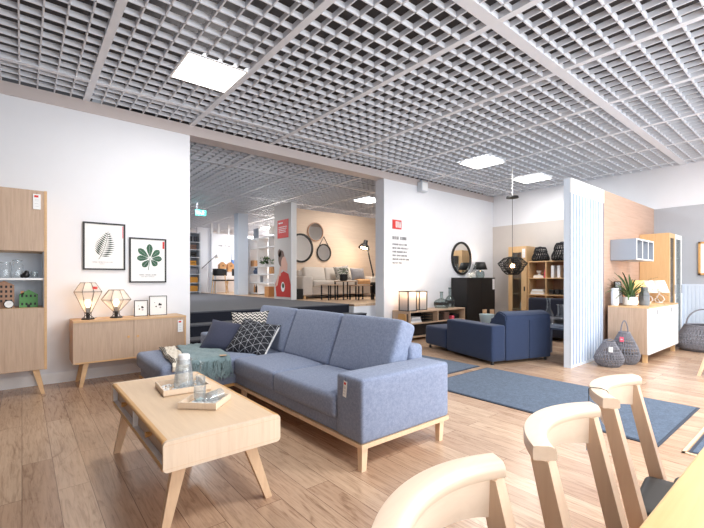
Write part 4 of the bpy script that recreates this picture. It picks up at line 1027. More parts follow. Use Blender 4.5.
rope_lantern((8.92, 4.215, 1.546), bp, 'black woven lantern on the bookcase next to the glazed cabinet', M['rope_blk'], hh=0.02, nr=10, ns=22)
rope_lantern((8.92, 3.74, 1.546), [(a * 1.25, b * 1.22) for a, b in bp], 'larger black woven lantern on the bookcase beside the slatted partition', M['rope_blk'], hh=0.03, nr=11, ns=24)

# second dark sofa before the bookcase
t = thing('dark_sofa', 'dark navy sofa with plain backrest in front of the bookcase', 'sofa', (8.05, 3.35, 0))
m = MB(); m.softbox((0.16, -0.9, 0.06), (0.38, 0.8, 0.76), 0.04); m.build('backrest', M['navy_dk'], t)
m = MB(); m.softbox((-0.45, -0.9, 0.06), (0.17, 0.8, 0.4), 0.04); m.build('seat', M['navy_dk'], t)
for y in (-0.82, 0.72):
    for x in (-0.4, 0.3):
        m = MB(); m.cyl((x, y, 0), 0.02, 0.07, 10); m.build('foot', M['black'], t)
# slate blue side table with two bottles
t = thing('side_table', 'slate blue side table squeezed between navy sofa and partition', 'table', (6.18, 2.66, 0))
m = MB(); m.box((-0.26, -0.26, 0.42), (0.26, 0.26, 0.445), 0.004, 1); m.build('tabletop', M['blue_table'], t, smooth=False)
for x in (-0.225, 0.225):
    for y in (-0.225, 0.225):
        m = MB(); m.box((x - 0.03, y - 0.03, 0), (x + 0.03, y + 0.03, 0.42)); m.build('leg', M['blue_table'], t, smooth=False)
vase_bottle((6.06, 2.57, 0.445), 0.085, 0.335, 0.042, 'wide-necked clear bottle with dark foot on the slate blue table', band=True, mat='glass')
vase_bottle((6.25, 2.83, 0.445), 0.07, 0.41, 0.026, 'taller clear bottle behind the navy sofa corner', band=False, mat='glass')
# ------------------------------------------------------------------ right-hand zone
t = thing('white_sideboard', 'oak-sided sideboard with white doors on the wood-clad partition', 'sideboard', (7.34, 1.87, 0))
x0, x1, y0, y1, zb, zt = 6.55, 8.13, 1.63, 2.12, 0.115, 0.767
for xa in (x0, x1 - 0.022):
    m = MB(t); m.box((xa, y0 + 0.02, zb), (xa + 0.022, y1, zt - 0.02)); m.build('side_panel', M['oak'], t, smooth=False)
m = MB(t); m.box((x0, y0, zt - 0.02), (x1, y1, zt)); m.build('top_panel', M['oak_yel'], t, smooth=False)
m = MB(t); m.box((x0 + 0.022, y0 + 0.03, zb), (x1 - 0.022, y1, zb + 0.02)); m.box((x0 + 0.022, y1 - 0.012, zb + 0.02), (x1 - 0.022, y1, zt - 0.02)); m.build('carcass', M['oak_x'], t, smooth=False)
L = (x1 - x0) / 4
for k in range(4):
    m = MB(t); m.box((x0 + L * k + 0.001, y0, zb + 0.002), (x0 + L * (k + 1) - 0.001, y0 + 0.019, zt - 0.022)); d = m.build('door', M['white'], t, smooth=False)
    xh = x0 + L * (k + 1) - 0.022 if k % 2 == 0 else x0 + L * k + 0.001
    m = MB(t); m.box((xh, y0 - 0.001, 0.645), (xh + 0.021, y0 + 0.004, 0.715)); m.build('handle_slot', M['ink'], d, smooth=False)
for x in (x0 + 0.03, x1 - 0.1):
    for y in (y0 + 0.03, y1 - 0.09):
        m = MB(t); m.box((x, y, 0), (x + 0.05, y + 0.05, zb)); m.build('leg', M['oak_yel'], t, smooth=False)

t = thing('potted_plant', 'spiky green plant in a white pot on the white-doored sideboard', 'plant', (6.785, 1.91, 0.767))
m = MB(); m.lathe([(0, 0.002), (0.075, 0.002), (0.088, 0.012), (0.09, 0.125), (0.08, 0.125), (0.078, 0.1), (0, 0.1)], n=28); m.build('pot', M['ceramic'], t)
m = MB(); m.lathe([(0, 0.112), (0.078, 0.108)], n=20); m.build('soil', M['soil'], t)
random.seed(17); m = MB()
for i in range(64):
    m.mi = random.randint(0, 1)
    a = random.uniform(0, 2 * PI); L = random.uniform(0.26, 0.46); lift = random.uniform(0.15, 1.1); N = 7; p = Vector((0.03 * math.cos(a), 0.03 * math.sin(a), 0.105)); el = lift + 0.35; pts = [p.copy()]
    for k in range(N):
        p = p + Vector((math.cos(a) * math.cos(el), math.sin(a) * math.cos(el), math.sin(el))) * (L / N); el -= (1.55 - lift * 0.75) / N * 1.25; p.y = min(p.y, 0.235); pts.append(p.copy())
    side = Vector((-math.sin(a), math.cos(a), 0))
    for k in range(N):
        w0 = 0.011 * math.sin(PI * (0.15 + 0.85 * (1 - k / N))) ; w1 = 0.011 * math.sin(PI * (0.15 + 0.85 * (1 - (k + 1) / N)))
        up = Vector((0, 0, 0.003))
        m.poly([pts[k] - side * w0, pts[k + 1] - side * w1, pts[k + 1] - up, pts[k] - up]); m.poly([pts[k] - up, pts[k + 1] - up, pts[k + 1] + side * w1, pts[k] + side * w0])
m.build('foliage', [M['plant'], M['plant_dk']], t)
t = thing('photo_frame', 'dark-framed picture leaning on the wood wall behind the plant', 'photo frame', (7.0, 2.1, 0.7675), rot=(rad(-7), 0, 0))
w, h = 0.28, 0.35; m = MB()
for a, b in (((-w / 2, 0), (-w / 2 + 0.015, h)), ((w / 2 - 0.015, 0), (w / 2, h)), ((-w / 2, 0), (w / 2, 0.015)), ((-w / 2, h - 0.015), (w / 2, h))): m.box((a[0], -0.012, a[1]), (b[0], 0.004, b[1]))
m.build('frame', M['black'], t, smooth=False)
m = MB(); m.box((-w / 2 + 0.015, -0.006, 0.015), (w / 2 - 0.015, -0.001, h - 0.015)); m.build('picture', M['grey'], t, smooth=False)
m = MB(); m.lathe([(0, 0), (0.042, 0), (0.05, 0.03), (0.05, 0.23), (0.045, 0.25), (0.037, 0.25), (0.042, 0.02), (0, 0.012)], n=24); tag(m.build('white_vase', M['ceramic']), 'tall white cylinder vase left of the potted plant', 'vase', loc=(6.63, 2.055, 0.767))
m = MB(); m.lathe([(0, 0), (0.06, 0), (0.066, 0.02), (0.064, 0.15), (0.045, 0.21), (0.04, 0.235), (0.052, 0.265), (0.046, 0.265), (0.034, 0.235), (0.036, 0.2), (0, 0.19)], n=26); o = m.build('grey_jug', M['vase_grey']); tag(o, 'grey glazed jug on the sideboard right of the plant', 'jug', loc=(7.02, 1.80, 0.767))
m = MB(); m.tube([(-0.05, -0.01, 0.2), (-0.085, -0.015, 0.17), (-0.09, -0.015, 0.11), (-0.062, -0.01, 0.07)], 0.009, 8); m.build('handle', M['vase_grey'], o)
m = MB(); m.lathe([(0, 0), (0.04, 0), (0.05, 0.03), (0.045, 0.14), (0.03, 0.2), (0.036, 0.22), (0.03, 0.22), (0, 0.18)], n=22); tag(m.build('grey_vase', M['vase_grey']), 'smaller grey vase between the plant and grey jug', 'vase', loc=(7.0, 1.95, 0.767))
def little_lamp(loc, label, shade, lit):
    t = thing('table_lamp', label, 'lamp', loc)
    m = MB(); m.lathe([(0, 0), (0.05, 0), (0.052, 0.012), (0, 0.014)], n=20)
    for k in range(3):
        a = 2 * PI * k / 3; m.tube([(0.04 * math.cos(a), 0.04 * math.sin(a), 0.012), (0.075 * math.cos(a + .4), 0.075 * math.sin(a + .4), 0.05), (0.05 * math.cos(a + .9), 0.05 * math.sin(a + .9), 0.1), (0.008 * math.cos(a), 0.008 * math.sin(a), 0.135)], 0.007, 6)
    m.build('base', M['ceramic'], t)
    m = MB(); m.cyl((0, 0, 0.125), 0.012, 0.1, 10); m.build('stem', M['white'], t)
    m = MB(); m.lathe([(0.135, 0.165), (0.07, 0.36)], n=32); m.build('lamp_shade', shade, t, solid=0.003)
    m = MB(); m.ball((0, 0, 0.26), 0.026, 8); m.build('bulb', M['bulb'] if lit else M['white'], t)
    return t
little_lamp((7.69, 1.93, 0.767), 'white cone-shaded table lamp nearer the grey jug', M['linen'], False)
little_lamp((7.955, 1.84, 0.767), 'white cone-shaded table lamp nearest the oak tall cabinet', M['linen'], False)
little_lamp((7.42, 1.985, 0.767), 'lit straw-coloured table lamp behind the grey jug', M['yellow_shade'], True)
LAMPS += [((7.42, 1.985, 1.05), 4)]

t = thing('wall_cube_shelf', 'grey wall-mounted cube shelf with three open compartments', 'shelf', (7.27, 2.187, 1.43))
w, d, h = 0.42, 0.335, 0.31
for x in (-w, -0.147, 0.132, w - 0.018):
    m = MB(); m.box((x, -d, 0.0), (x + 0.018, -0.004, h)); m.build('upright', M['grey'], t, smooth=False)
m = MB(); m.box((-w + 0.001, -d, 0), (w - 0.001, -0.004, 0.018)); m.box((-w + 0.001, -d, h - 0.018), (w - 0.001, -0.004, h)); m.build('board', M['grey'], t, smooth=False)
m = MB(); m.box((-w + 0.01, -0.012, 0.01), (w - 0.01, -0.004, h - 0.01)); m.build('back_panel', M['greylight'], t, smooth=False)
m = MB(); 
for a, b in (((-w, 0), (w, 0.02)), ((-w, h - 0.02), (w, h)), ((-w, 0.02), (-w + 0.02, h - 0.02)), ((w - 0.02, 0.02), (w, h - 0.02)), ((-0.148, 0.02), (-0.128, h - 0.02)), ((0.131, 0.02), (0.151, h - 0.02))): m.box((a[0], -d - 0.004, a[1]), (b[0], -d, b[1]))
m.build('white_edging', M['white'], t, smooth=False)
for i, (x, w2, h2, c) in enumerate(((7.02, 0.09, 0.12, 'tan'), (7.28, 0.14, 0.19, 'greylight'), (7.56, 0.12, 0.16, 'ceramic'))):
    m = MB(); m.lathe([(0, 0), (w2 / 2, 0), (w2 / 2 * 1.1, h2 * 0.5), (w2 / 3, h2), (w2 / 3.6, h2), (0, h2 * 0.3)], n=18)
    tag(m.build('vase', M[c]), ('small tan vase in the first compartment of the grey cube shelf', 'pale grey vase in the middle compartment of the cube shelf', 'white vase in the last compartment of the cube shelf')[i], 'vase', loc=(x, 2.0, 1.4485))

def tall_glazed(x0, x1, frame, side, label, dark):
    y0, y1, zt = 1.767, 2.18, 1.915
    t = thing('glazed_cabinet', label, 'cabinet', ((x0 + x1) / 2, 1.97, 0))
    m = MB(t); m.box((x0, y0 + 0.02, 0.06), (x0 + 0.02, y1, zt - 0.02)); m.box((x1 - 0.02, y0 + 0.02, 0.06), (x1, y1, zt - 0.02)); m.box((x0, y0 + 0.02, zt - 0.02), (x1, y1, zt)); m.box((x0, y0 + 0.02, 0), (x1, y1, 0.06)); m.box((x0 + 0.02, y1 - 0.012, 0.06), (x1 - 0.02, y1, zt - 0.02)); m.build('carcass', side, t, smooth=False)
    m = MB(t)
    for a, b in (((x0, 0.03), (x0 + 0.06, zt)), ((x1 - 0.06, 0.03), (x1, zt)), ((x0 + 0.06, zt - 0.08), (x1 - 0.06, zt)), ((x0 + 0.06, 0.03), (x1 - 0.06, 0.11))): m.box((a[0], y0, a[1]), (b[0], y0 + 0.02, b[1]))
    d = m.build('door', frame, t, smooth=False)
    m = MB(t); m.box((x0 + 0.06, y0 + 0.008, 0.11), (x1 - 0.06, y0 + 0.012, zt - 0.08)); m.build('door_glass', M['glass_pane'], d, smooth=False)
    m = MB(t); m.box((x1 - 0.04, y0 - 0.012, 0.9), (x1 - 0.025, y0, 1.05)); m.build('handle', M['grey'], d, smooth=False)
    for z in (0.45, 0.8, 1.15, 1.5):
        m = MB(t); m.box((x0 + 0.02, y0 + 0.04, z), (x1 - 0.02, y1 - 0.012, z + 0.02)); m.build('shelf', frame, t, smooth=False)
    return t
tall_glazed(8.234, 8.6, M['oak_yel'], M['oak_yel'], 'tall golden oak cabinet with glazed door right of the sideboard', 0)
tall_glazed(8.606, 9.065, M['white'], M['white'], 'tall white cabinet with glazed door beside the golden oak one', 0)

t = thing('picture_frame', 'oak-framed picture on the grey wall at the right edge', 'picture', (9.112, 1.32, 1.22))
w, h = 0.452, 0.575; m = MB()
for a, b in (((-w / 2, 0), (-w / 2 + 0.03, h)), ((w / 2 - 0.03, 0), (w / 2, h)), ((-w / 2, 0), (w / 2, 0.03)), ((-w / 2, h - 0.03), (w / 2, h))): m.box((-0.035, a[0], a[1]), (0, b[0], b[1]))
m.build('frame', M['ash_edge'], t, smooth=False)
m = MB(); m.box((-0.012, -w / 2 + 0.03, 0.03), (-0.004, w / 2 - 0.03, h - 0.03)); m.build('print_paper', M['paper'], t, smooth=False)

bk = [(0.11, 0), (0.155, 0.045), (0.172, 0.1), (0.15, 0.165), (0.11, 0.235), (0.075, 0.295), (0.066, 0.315)]
b1 = rope_lantern((6.0, 1.93, 0), bk, 'shorter grey woven lantern basket in front, with white tag', M['rope'], nr=13, ns=30, r=0.0052, hh=0.035)
bt = [(0.12, 0), (0.165, 0.055), (0.18, 0.12), (0.155, 0.22), (0.11, 0.32), (0.07, 0.4), (0.06, 0.42)]
b2 = rope_lantern((6.365, 1.86, 0), bt, 'taller grey woven lantern with loop handle, by the sideboard', M['rope'], nr=15, ns=30, r=0.0055, hh=0.16, hw=0.7)
b3 = rope_lantern((8.48, 1.385, 0), [(0.27, 0), (0.34, 0.05), (0.36, 0.12), (0.33, 0.22), (0.26, 0.34), (0.23, 0.4)], 'large grey woven basket with arched handle by the slatted wall', M['rope'], nr=16, ns=44, r=0.0075, hh=0.26)
for b in (b1, b2, b3): b.rotation_euler.z = rad(-55)
for (x, y, z), rz, c, lb in (((5.868, 1.866, 0.27), -64, False, 'white paper tag on the shorter grey woven lantern'), ((6.225, 1.85, 0.37), -80, True, 'pink paper tag on the taller grey woven lantern')):
    m = MB(); m.box((-0.023, -0.002, -0.065), (0.023, 0.0, 0)); m.mi = 1; m.tube([(0, -0.001, -0.004), (0.01, 0.02, 0.03)], 0.0015, 5)
    m.mi = 2; m.box((-0.014, -0.0026, -0.04), (0.01, -0.002, -0.025))
    tag(m.build('paper_tag', [M['pink'] if c else M['paper'], M['ink_dk'], M['ink_lt']], smooth=False), lb, 'tag', None, (x, y, z), rad(rz))

# chair whose splayed leg reaches into view at the right edge
t = thing('wooden_chair', 'wooden chair at the right edge, only its splayed leg in view', 'chair', (6.42, 0.85, 0))
for sx, sy in ((-1, 1), (1, 1), (-1, -1), (1, -1)):
    m = MB(); m.hbar((0.1 * sx, 0.09 * sy, 0.43), (0.225 * sx, 0.2 * sy, 0), 0.05, 0.04, 0.035, 0.03); m.build('leg', M['ash_leg'], t, smooth=False)
m = MB(); m.softbox((-0.12, -0.19, 0.425), (0.22, 0.12, 0.465), 0.018); m.build('seat', M['oak_x'], t)
m = MB(); m.softbox((0.17, -0.18, 0.6), (0.2, 0.15, 0.82), 0.012); m.build('backrest', M['oak_x'], t)
for y in (-0.15, 0.12):
    m = MB(); m.box((0.175, y - 0.015, 0.44), (0.2, y + 0.015, 0.65)); m.build('back_post', M['oak_yel'], t, smooth=False)
# ------------------------------------------------------------------ raised room at the back
ZF = 0.66
xf = 4.862
t = thing('wall_poster_print', 'large printed poster of a person in a red apron on the pillar', 'poster', (xf, 8.53, 0.72))
m = MB(); m.box((-0.004, -0.4, 0), (0, 0.4, 1.2)); m.build('poster_sheet', M['wall_beige'], t, smooth=False)
def blob(m, cy, cz, ry, rz, x, n=18): m.disc((x, cy, cz), ry, 'X', n, rz)
m = MB()
m.poly([(-0.006, -0.38, 0.0), (-0.006, 0.3, 0.0), (-0.006, 0.36, 0.3), (-0.006, 0.22, 0.52), (-0.006, -0.05, 0.62), (-0.006, -0.28, 0.55), (-0.006, -0.38, 0.3)]); m.build('apron', M['apron'], t, smooth=False)
m = MB(); blob(m, 0.06, 0.93, 0.15, 0.2, -0.0065); blob(m, 0.15, 1.06, 0.08, 0.1, -0.0065); m.build('hair', M['hair'], t, smooth=False)
m = MB(); blob(m, -0.06, 0.8, 0.13, 0.17, -0.007); m.poly([(-0.0075, -0.22, 0.6), (-0.0075, -0.1, 0.62), (-0.0075, -0.05, 0.86), (-0.0075, -0.16, 0.9), (-0.0075, -0.24, 0.78)]); m.poly([(-0.0075, 0.1, 0.5), (-0.0075, 0.2, 0.5), (-0.0075, 0.12, 0.74), (-0.0075, 0.02, 0.72)]); m.poly([(-0.0075, 0.24, 0.28), (-0.0075, 0.36, 0.22), (-0.0075, 0.22, 0.55), (-0.0075, 0.16, 0.5)]); m.build('face_and_hands', M['skin'], t, smooth=False)
m = MB(); blob(m, -0.02, 0.24, 0.09, 0.12, -0.0085); m.mi = 1; blob(m, -0.03, 0.27, 0.055, 0.06, -0.009); m.build('badge', [M['paper'], M['plant_dk']], t, smooth=False)
t = thing('wall_sign', 'red sign with white text lines high on the poster pillar', 'sign', (xf, 8.52, 2.14))
m = MB(); m.box((-0.006, -0.26, 0), (0, 0.26, 0.44)); m.build('red_board', M['red'], t, smooth=False)
random.seed(2); m = MB()
for k, (w, hh) in enumerate(((0.2, 0.03), (0.36, 0.016), (0.34, 0.016), (0.3, 0.016), (0.33, 0.016))):
    z = 0.35 - (0 if k == 0 else 0.05 + 0.042 * k); y = 0.2
    while y > 0.2 - w: L = random.uniform(0.03, 0.07); m.box((-0.0075, y - L, z), (-0.006, y, z + hh)); y -= L + 0.015
m.build('white_text', M['white'], t, smooth=False)

# exit sign
t = thing('exit_sign', 'small green lit exit sign with running figure under the raised room ceiling', 'sign', (3.62, 10.62, 2.815))
m = MB(); m.box((-0.13, -0.02, 0), (0.13, 0.02, 0.14)); m.build('panel', M['exit'], t, smooth=False)
m = MB(); m.box((-0.1, -0.023, 0.05), (-0.02, -0.02, 0.075)); m.poly([(-0.1, -0.022, 0.0625), (-0.06, -0.022, 0.1), (-0.06, -0.022, 0.025)]); m.disc((0.05, -0.022, 0.105), 0.014)
m.bar((0.045, -0.022, 0.09), (0.035, -0.022, 0.055), 0.018, 0.003, up=(0, 1, 0)); m.bar((0.035, -0.022, 0.055), (0.065, -0.022, 0.02), 0.01, 0.003, up=(0, 1, 0)); m.bar((0.035, -0.022, 0.055), (0.005, -0.022, 0.03), 0.01, 0.003, up=(0, 1, 0)); m.bar((0.045, -0.022, 0.085), (0.08, -0.022, 0.07), 0.008, 0.003, up=(0, 1, 0))
m.build('pictogram', M['exit_white'], t, smooth=False)
m = MB()
for x in (-0.1, 0.1): m.tube([(x, 0, 0.14), (x, 0, 0.375)], 0.002, 6)
m.build('hanger', M['grey'], t)

# cream sofa group
t = thing('cream_sofa', 'long cream sofa against the pale wood wall in the raised room', 'sofa', (6.55, 8.6, ZF))
x0, x1, yf, yb = -1.28, 1.3, -0.33, 0.38
m = MB(); m.softbox((x0, yf, 0.08), (x0 + 0.3, yb, 0.56), 0.04); m.build('arm', M['beige_fab'], t)
m = MB(); m.softbox((x1 - 0.3, yf, 0.08), (x1, yb, 0.56), 0.04); m.build('arm', M['beige_fab'], t)
m = MB(); m.softbox((x0 + 0.3, yf + 0.02, 0.09), (x1 - 0.3, yb, 0.3), 0.02); m.build('base', M['beige_fab'], t)
m = MB(); m.softbox((x0 + 0.2, 0.2, 0.2), (x1 - 0.2, yb, 0.72), 0.04); m.build('backrest', M['beige_fab'], t)
for k in range(3):
    a = x0 + 0.305 + 0.66 * k
    m = MB(); m.softbox((a, yf - 0.02, 0.3), (a + 0.65, 0.2, 0.45), 0.04, (0, 0, 0.01)); m.build('seat_cushion', M['beige_fab'], t)
    m = MB(); m.X = Matrix.Translation((0, 0.02, 0.44)) @ Matrix.Rotation(rad(-14), 4, 'X'); m.softbox((a, 0, 0), (a + 0.65, 0.16, 0.38), 0.05, (0, 0.03, 0.01)); m.build('back_cushion', M['beige_fab'], t)
for x in (x0 + 0.05, x1 - 0.1):
    for y in (yf + 0.03, yb - 0.08):
        m = MB(); m.box((x, y, 0), (x + 0.06, y + 0.06, 0.085)); m.build('leg', M['oak_yel'], t, smooth=False)
throw_pillow('throw_pillow', 'white cushion with black leaf pattern on the cream sofa', 0.44, 0.42, 0.13, M['pat_zig'], (6.62, 8.44, ZF + 0.64), -18, 72, 8)
throw_pillow('throw_pillow', 'grey patterned cushion at the right end of the cream sofa', 0.46, 0.36, 0.13, M['grey_t'], (7.15, 8.43, ZF + 0.62), -6, 72, 0)
t, fn = throw(6.98, 7.44, 6.98, 7.44, 8.47, 8.25, 0.12, 31, 'throw_blanket', 'camel blanket folded over the cream sofa seat', M['camel'], ZF + 0.475)
m = MB(); m.box((-0.12, -0.12, 0), (0.12, 0.12, 0.25), 0.012); tag(m.build('pouf', M['black'], smooth=False), 'black cube pouf in front of the cream sofa arm', 'pouf', loc=(5.14, 8.36, ZF), rz=rad(4))
round_mirror((5.66, 8.998, 1.965), 0.385, 0.05, 'largest of the three round mirrors, partly behind the poster pillar', M['black'])
round_mirror((6.125, 8.998, 2.425), 0.255, 0.022, 'topmost thin brown-rimmed round mirror on the wood wall', M['brown_house'])
sm = round_mirror((6.405, 8.998, 1.875), 0.24, 0.03, 'smallest round mirror hanging from a strap on the wood wall', M['black'])
m = MB(); m.tube([(-0.15, -0.012, 0.19), (0, -0.008, 0.44), (0.15, -0.012, 0.19)], 0.01, 6); m.build('strap', M['ink_dk'], sm)
t = thing('floor_lamp', 'black jointed floor lamp leaning over the cream sofa, lit', 'lamp', (7.72, 8.40, ZF))
m = MB(); m.cyl((0, 0, 0), 0.14, 0.02, 28); m.build('base', M['black'], t)
m = MB(); m.tube([(0, 0, 0.02), (-0.02, 0, 0.62), (-0.22, 0, 1.28)], 0.02, 8); m.build('pole', M['black'], t)
m = MB(); m.ball((-0.02, 0, 0.62), 0.03, 8); m.ball((-0.22, 0, 1.28), 0.028, 8); m.build('joint', M['black'], t)
m = MB(); m.X = Matrix.Translation((-0.37, 0, 1.34)) @ Matrix.Rotation(rad(20), 4, 'Y'); m.lathe([(0.165, 0.0), (0.12, 0.09), (0.06, 0.15), (0.055, 0.24), (0, 0.25)], n=28); m.build('lamp_shade', M['black'], t, solid=0.004)
m = MB(); m.tube([(-0.22, 0, 1.28), (-0.26, 0, 1.5), (-0.34, 0, 1.56)], 0.012, 6); m.build('arm', M['black'], t)
m = MB(); m.X = Matrix.Translation((-0.37, 0, 1.34)) @ Matrix.Rotation(rad(20), 4, 'Y'); m.lathe([(0, -0.01), (0.09, 0.0), (0.1, 0.04), (0, 0.09)], n=20); m.build('bulb', M['bulb'], t)
LAMPS += [((7.36, 8.38, ZF + 1.24), 14)]

def nest_table(x, y, w, d, h, label):
    t = thing('nesting_table', label, 'table', (x, y, ZF))
    m = MB(); m.box((-w / 2, -d / 2, h - 0.02), (w / 2, d / 2, h)); m.build('tabletop', M['oak_x'], t, smooth=False)
    for sx in (-1, 1):
        for sy in (-1, 1):
            m = MB(); m.box((sx * (w / 2 - 0.02) - 0.012, sy * (d / 2 - 0.02) - 0.012, 0), (sx * (w / 2 - 0.02) + 0.012, sy * (d / 2 - 0.02) + 0.012, h - 0.02)); m.build('leg', M['ink_dk'], t, smooth=False)
    return t
nest_table(5.98, 7.5, 0.42, 0.36, 0.445, 'higher black-legged table carrying the potted plant in the raised room')
nest_table(6.22, 7.22, 0.44, 0.36, 0.345, 'lower black-legged table in front of the raised room sofa')
nest_table(5.58, 7.6, 0.3, 0.32, 0.36, 'lowest black-legged table before the cream sofa')
t = thing('potted_plant', 'bushy plant in a black pot on the raised room table', 'plant', (5.92, 7.5, ZF + 0.445))
m = MB(); m.lathe([(0, 0), (0.07, 0), (0.095, 0.02), (0.1, 0.16), (0.09, 0.16), (0, 0.13)], n=20); m.build('pot', M['black'], t)
random.seed(4); m = MB()
for i in range(90):
    m.mi = i % 2; a = random.uniform(0, 2 * PI); r = random.uniform(0.02, 0.13); z = 0.16 + random.uniform(0.02, 0.14); c = Vector((r * math.cos(a), r * math.sin(a), z)); u = Vector((random.uniform(-1, 1), random.uniform(-1, 1), random.uniform(-.2, 1))).normalized() * 0.03; w = u.orthogonal().normalized() * 0.012
    m.poly([c - u, c + w, c + u, c - w])
m.build('foliage', [M['plant'], M['plant_dk']], t, smooth=False)
t = thing('dark_armchair', 'black armchair edge showing beside the raised room opening', 'armchair', (6.78, 6.85, ZF))
m = MB(); m.softbox((-0.35, -0.3, 0.12), (0.35, 0.3, 0.42), 0.05); m.build('seat', M['black'], t)
m = MB(); m.softbox((0.2, -0.3, 0.3), (0.36, 0.3, 0.8), 0.05); m.build('backrest', M['black'], t)
for x in (-0.28, 0.28):
    for y in (-0.24, 0.24):
        m = MB(); m.box((x - 0.02, y - 0.02, 0), (x + 0.02, y + 0.02, 0.13)); m.build('leg', M['black'], t, smooth=False)

# white open shelving with plants and vases
t = thing('open_shelving', 'white open shelving with plants and vases left of the poster pillar', 'shelf', (5.84, 11.2, ZF))
m = MB()
m.box((-0.18, 0.9, 0), (-0.1, 1.1, 1.8)); m.build('end_board', M['white'], t, smooth=False)
for y in (-0.95, -0.4, 0.3, 0.88):
    m = MB(); m.box((-0.17, y - 0.015, 0), (0.17, y + 0.015, 1.76)); m.build('upright', M['white'], t, smooth=False)
for z in (0.03, 0.36, 0.62, 0.86, 1.44, 1.74):
    m = MB(); m.box((-0.17, -0.95, z), (0.17, 0.88, z + 0.025)); m.build('shelf', M['white'], t, smooth=False)
def on_shelf(y, z, prof, mat, name, label, cat, n=16, x=5.8):
    m = MB(); m.lathe(prof, n=n); return tag(m.build(name, M[mat]), label, cat, None, (x, 11.2 + y, ZF + z))
t = thing('potted_plant', 'leafy green plant in a white pot on the white open shelving', 'plant', (5.74, 10.95, ZF + 0.885))
m = MB(); m.lathe([(0, 0), (0.08, 0), (0.1, 0.1), (0.09, 0.1), (0, 0.08)], n=18); m.build('pot', M['ceramic'], t)
m = MB()
for i in range(110):
    m.mi = i % 2; a = random.uniform(0, 2 * PI); r = random.uniform(0.02, 0.24); z = 0.06 + random.uniform(0.0, 0.2); c = Vector((r * math.cos(a), r * math.sin(a), z)); u = Vector((random.uniform(-1, 1), random.uniform(-1, 1), random.uniform(-.4, 1))).normalized() * 0.07; w = u.orthogonal().normalized() * 0.03
    m.poly([c - u, c + w, c + u, c - w])
m.build('foliage', [M['plant_dk'], M['plant']], t, smooth=False)
m = MB(); m.box((-0.01, -0.16, 0), (0.01, 0.16, 0.32)); m.mi = 1; m.box((-0.013, -0.13, 0.03), (-0.01, 0.13, 0.29)); tag(m.build('framed_card', [M['grey'], M['vase_grey']], smooth=False), 'square grey picture on the top board of the white open shelving', 'picture', loc=(5.72, 11.72, ZF + 1.765))
on_shelf(-0.45, 1.765, [(0.13, 0.08), (0.1, 0.3)], 'linen', 'lamp_shade_display', 'white lamp shade on the top board of the white open shelving', 'lamp shade')
for k, (y, s) in enumerate(((0.72, 1.0), (0.55, 1.2), (0.4, 0.85))):
    on_shelf(y, 0.645, [(0, 0), (0.05 * s, 0), (0.075 * s, 0.08 * s), (0.03 * s, 0.16 * s), (0.035 * s, 0.2 * s), (0, 0.15 * s)], 'blue_table', 'blue_vase', ('left', 'tallest middle', 'right')[k] + ' slate blue vase of the group on the white shelving', 'vase')
for y, lb in ((0.75, 'tan box under the top boards at the far end of the white shelving'), (-0.45, 'tan box beside the poster pillar on the white shelving')):
    m = MB(); m.box((-0.1, -0.12, 0), (0.1, 0.12, 0.2)); tag(m.build('tan_box', M['cardboard'], smooth=False), lb, 'box', None, (5.8, 11.2 + y, ZF + (0.885 if y > 0 else 0.645)))
on_shelf(0.35, 0.385, [(0, 0), (0.08, 0), (0.09, 0.2), (0.08, 0.2), (0, 0.03)], 'vase_grey', 'grey_pot', 'grey pot on the second board of the white open shelving', 'pot')
on_shelf(-0.2, 0.385, [(0, 0), (0.07, 0), (0.1, 0.12), (0.09, 0.12), (0, 0.03)], 'ceramic', 'white_bowl', 'white bowl on the second board of the white open shelving', 'bowl')
for k, y in enumerate((0.78, 0.66, 0.54, 0.42)):
    on_shelf(y, 0.055, [(0, 0), (0.03, 0), (0.03, 0.18), (0.012, 0.22), (0.012, 0.26), (0, 0.26)], ('cardboard', 'black', 'cardboard', 'ceramic')[k], 'small_bottle', ('first tan', 'black', 'second tan', 'white')[k] + ' bottle standing on the lowest white shelf board', 'bottle', 12)
m = MB(); m.box((-0.12, -0.12, 0), (0.12, 0.12, 0.28), 0.01); tag(m.build('wicker_box', M['cardboard'], smooth=False), 'tan box on the floor between shelving and poster pillar', 'box', loc=(5.36, 10.1, ZF))

# desk corner before the lettered wall
t = thing('desk', 'white desk with two tan house boxes before the lettered wall', 'desk', (5.75, 14.15, ZF))
m = MB(); m.box((-0.5, -0.3, 0.72), (0.6, 0.3, 0.75)); m.build('desktop', M['white'], t, smooth=False)
m = MB(); m.box((-0.5, -0.28, 0), (-0.46, 0.28, 0.72)); m.build('side_panel', M['white'], t, smooth=False)
for y in (-0.25, 0.25):
    m = MB(); m.box((0.52, y - 0.02, 0), (0.56, y + 0.02, 0.72)); m.build('leg', M['oak_yel'], t, smooth=False)
for k, x in enumerate((5.6, 5.9)):
    t = thing('house_box', ('left', 'right')[k] + ' tan house-shaped box of the pair on the white desk', 'box', (x, 14.2, ZF + 0.75))
    m = MB(); m.prism([(-0.12, 0), (0.12, 0), (0.12, 0.26), (0, 0.36), (-0.12, 0.26)], 'Y', -0.1, 0.1); m.build('box_body', M['cardboard'], t, smooth=False)
    m = MB(); m.box((-0.035, -0.103, 0.2), (0.035, -0.1, 0.23)); m.build('hand_hole', M['ink_dk'], t, smooth=False)
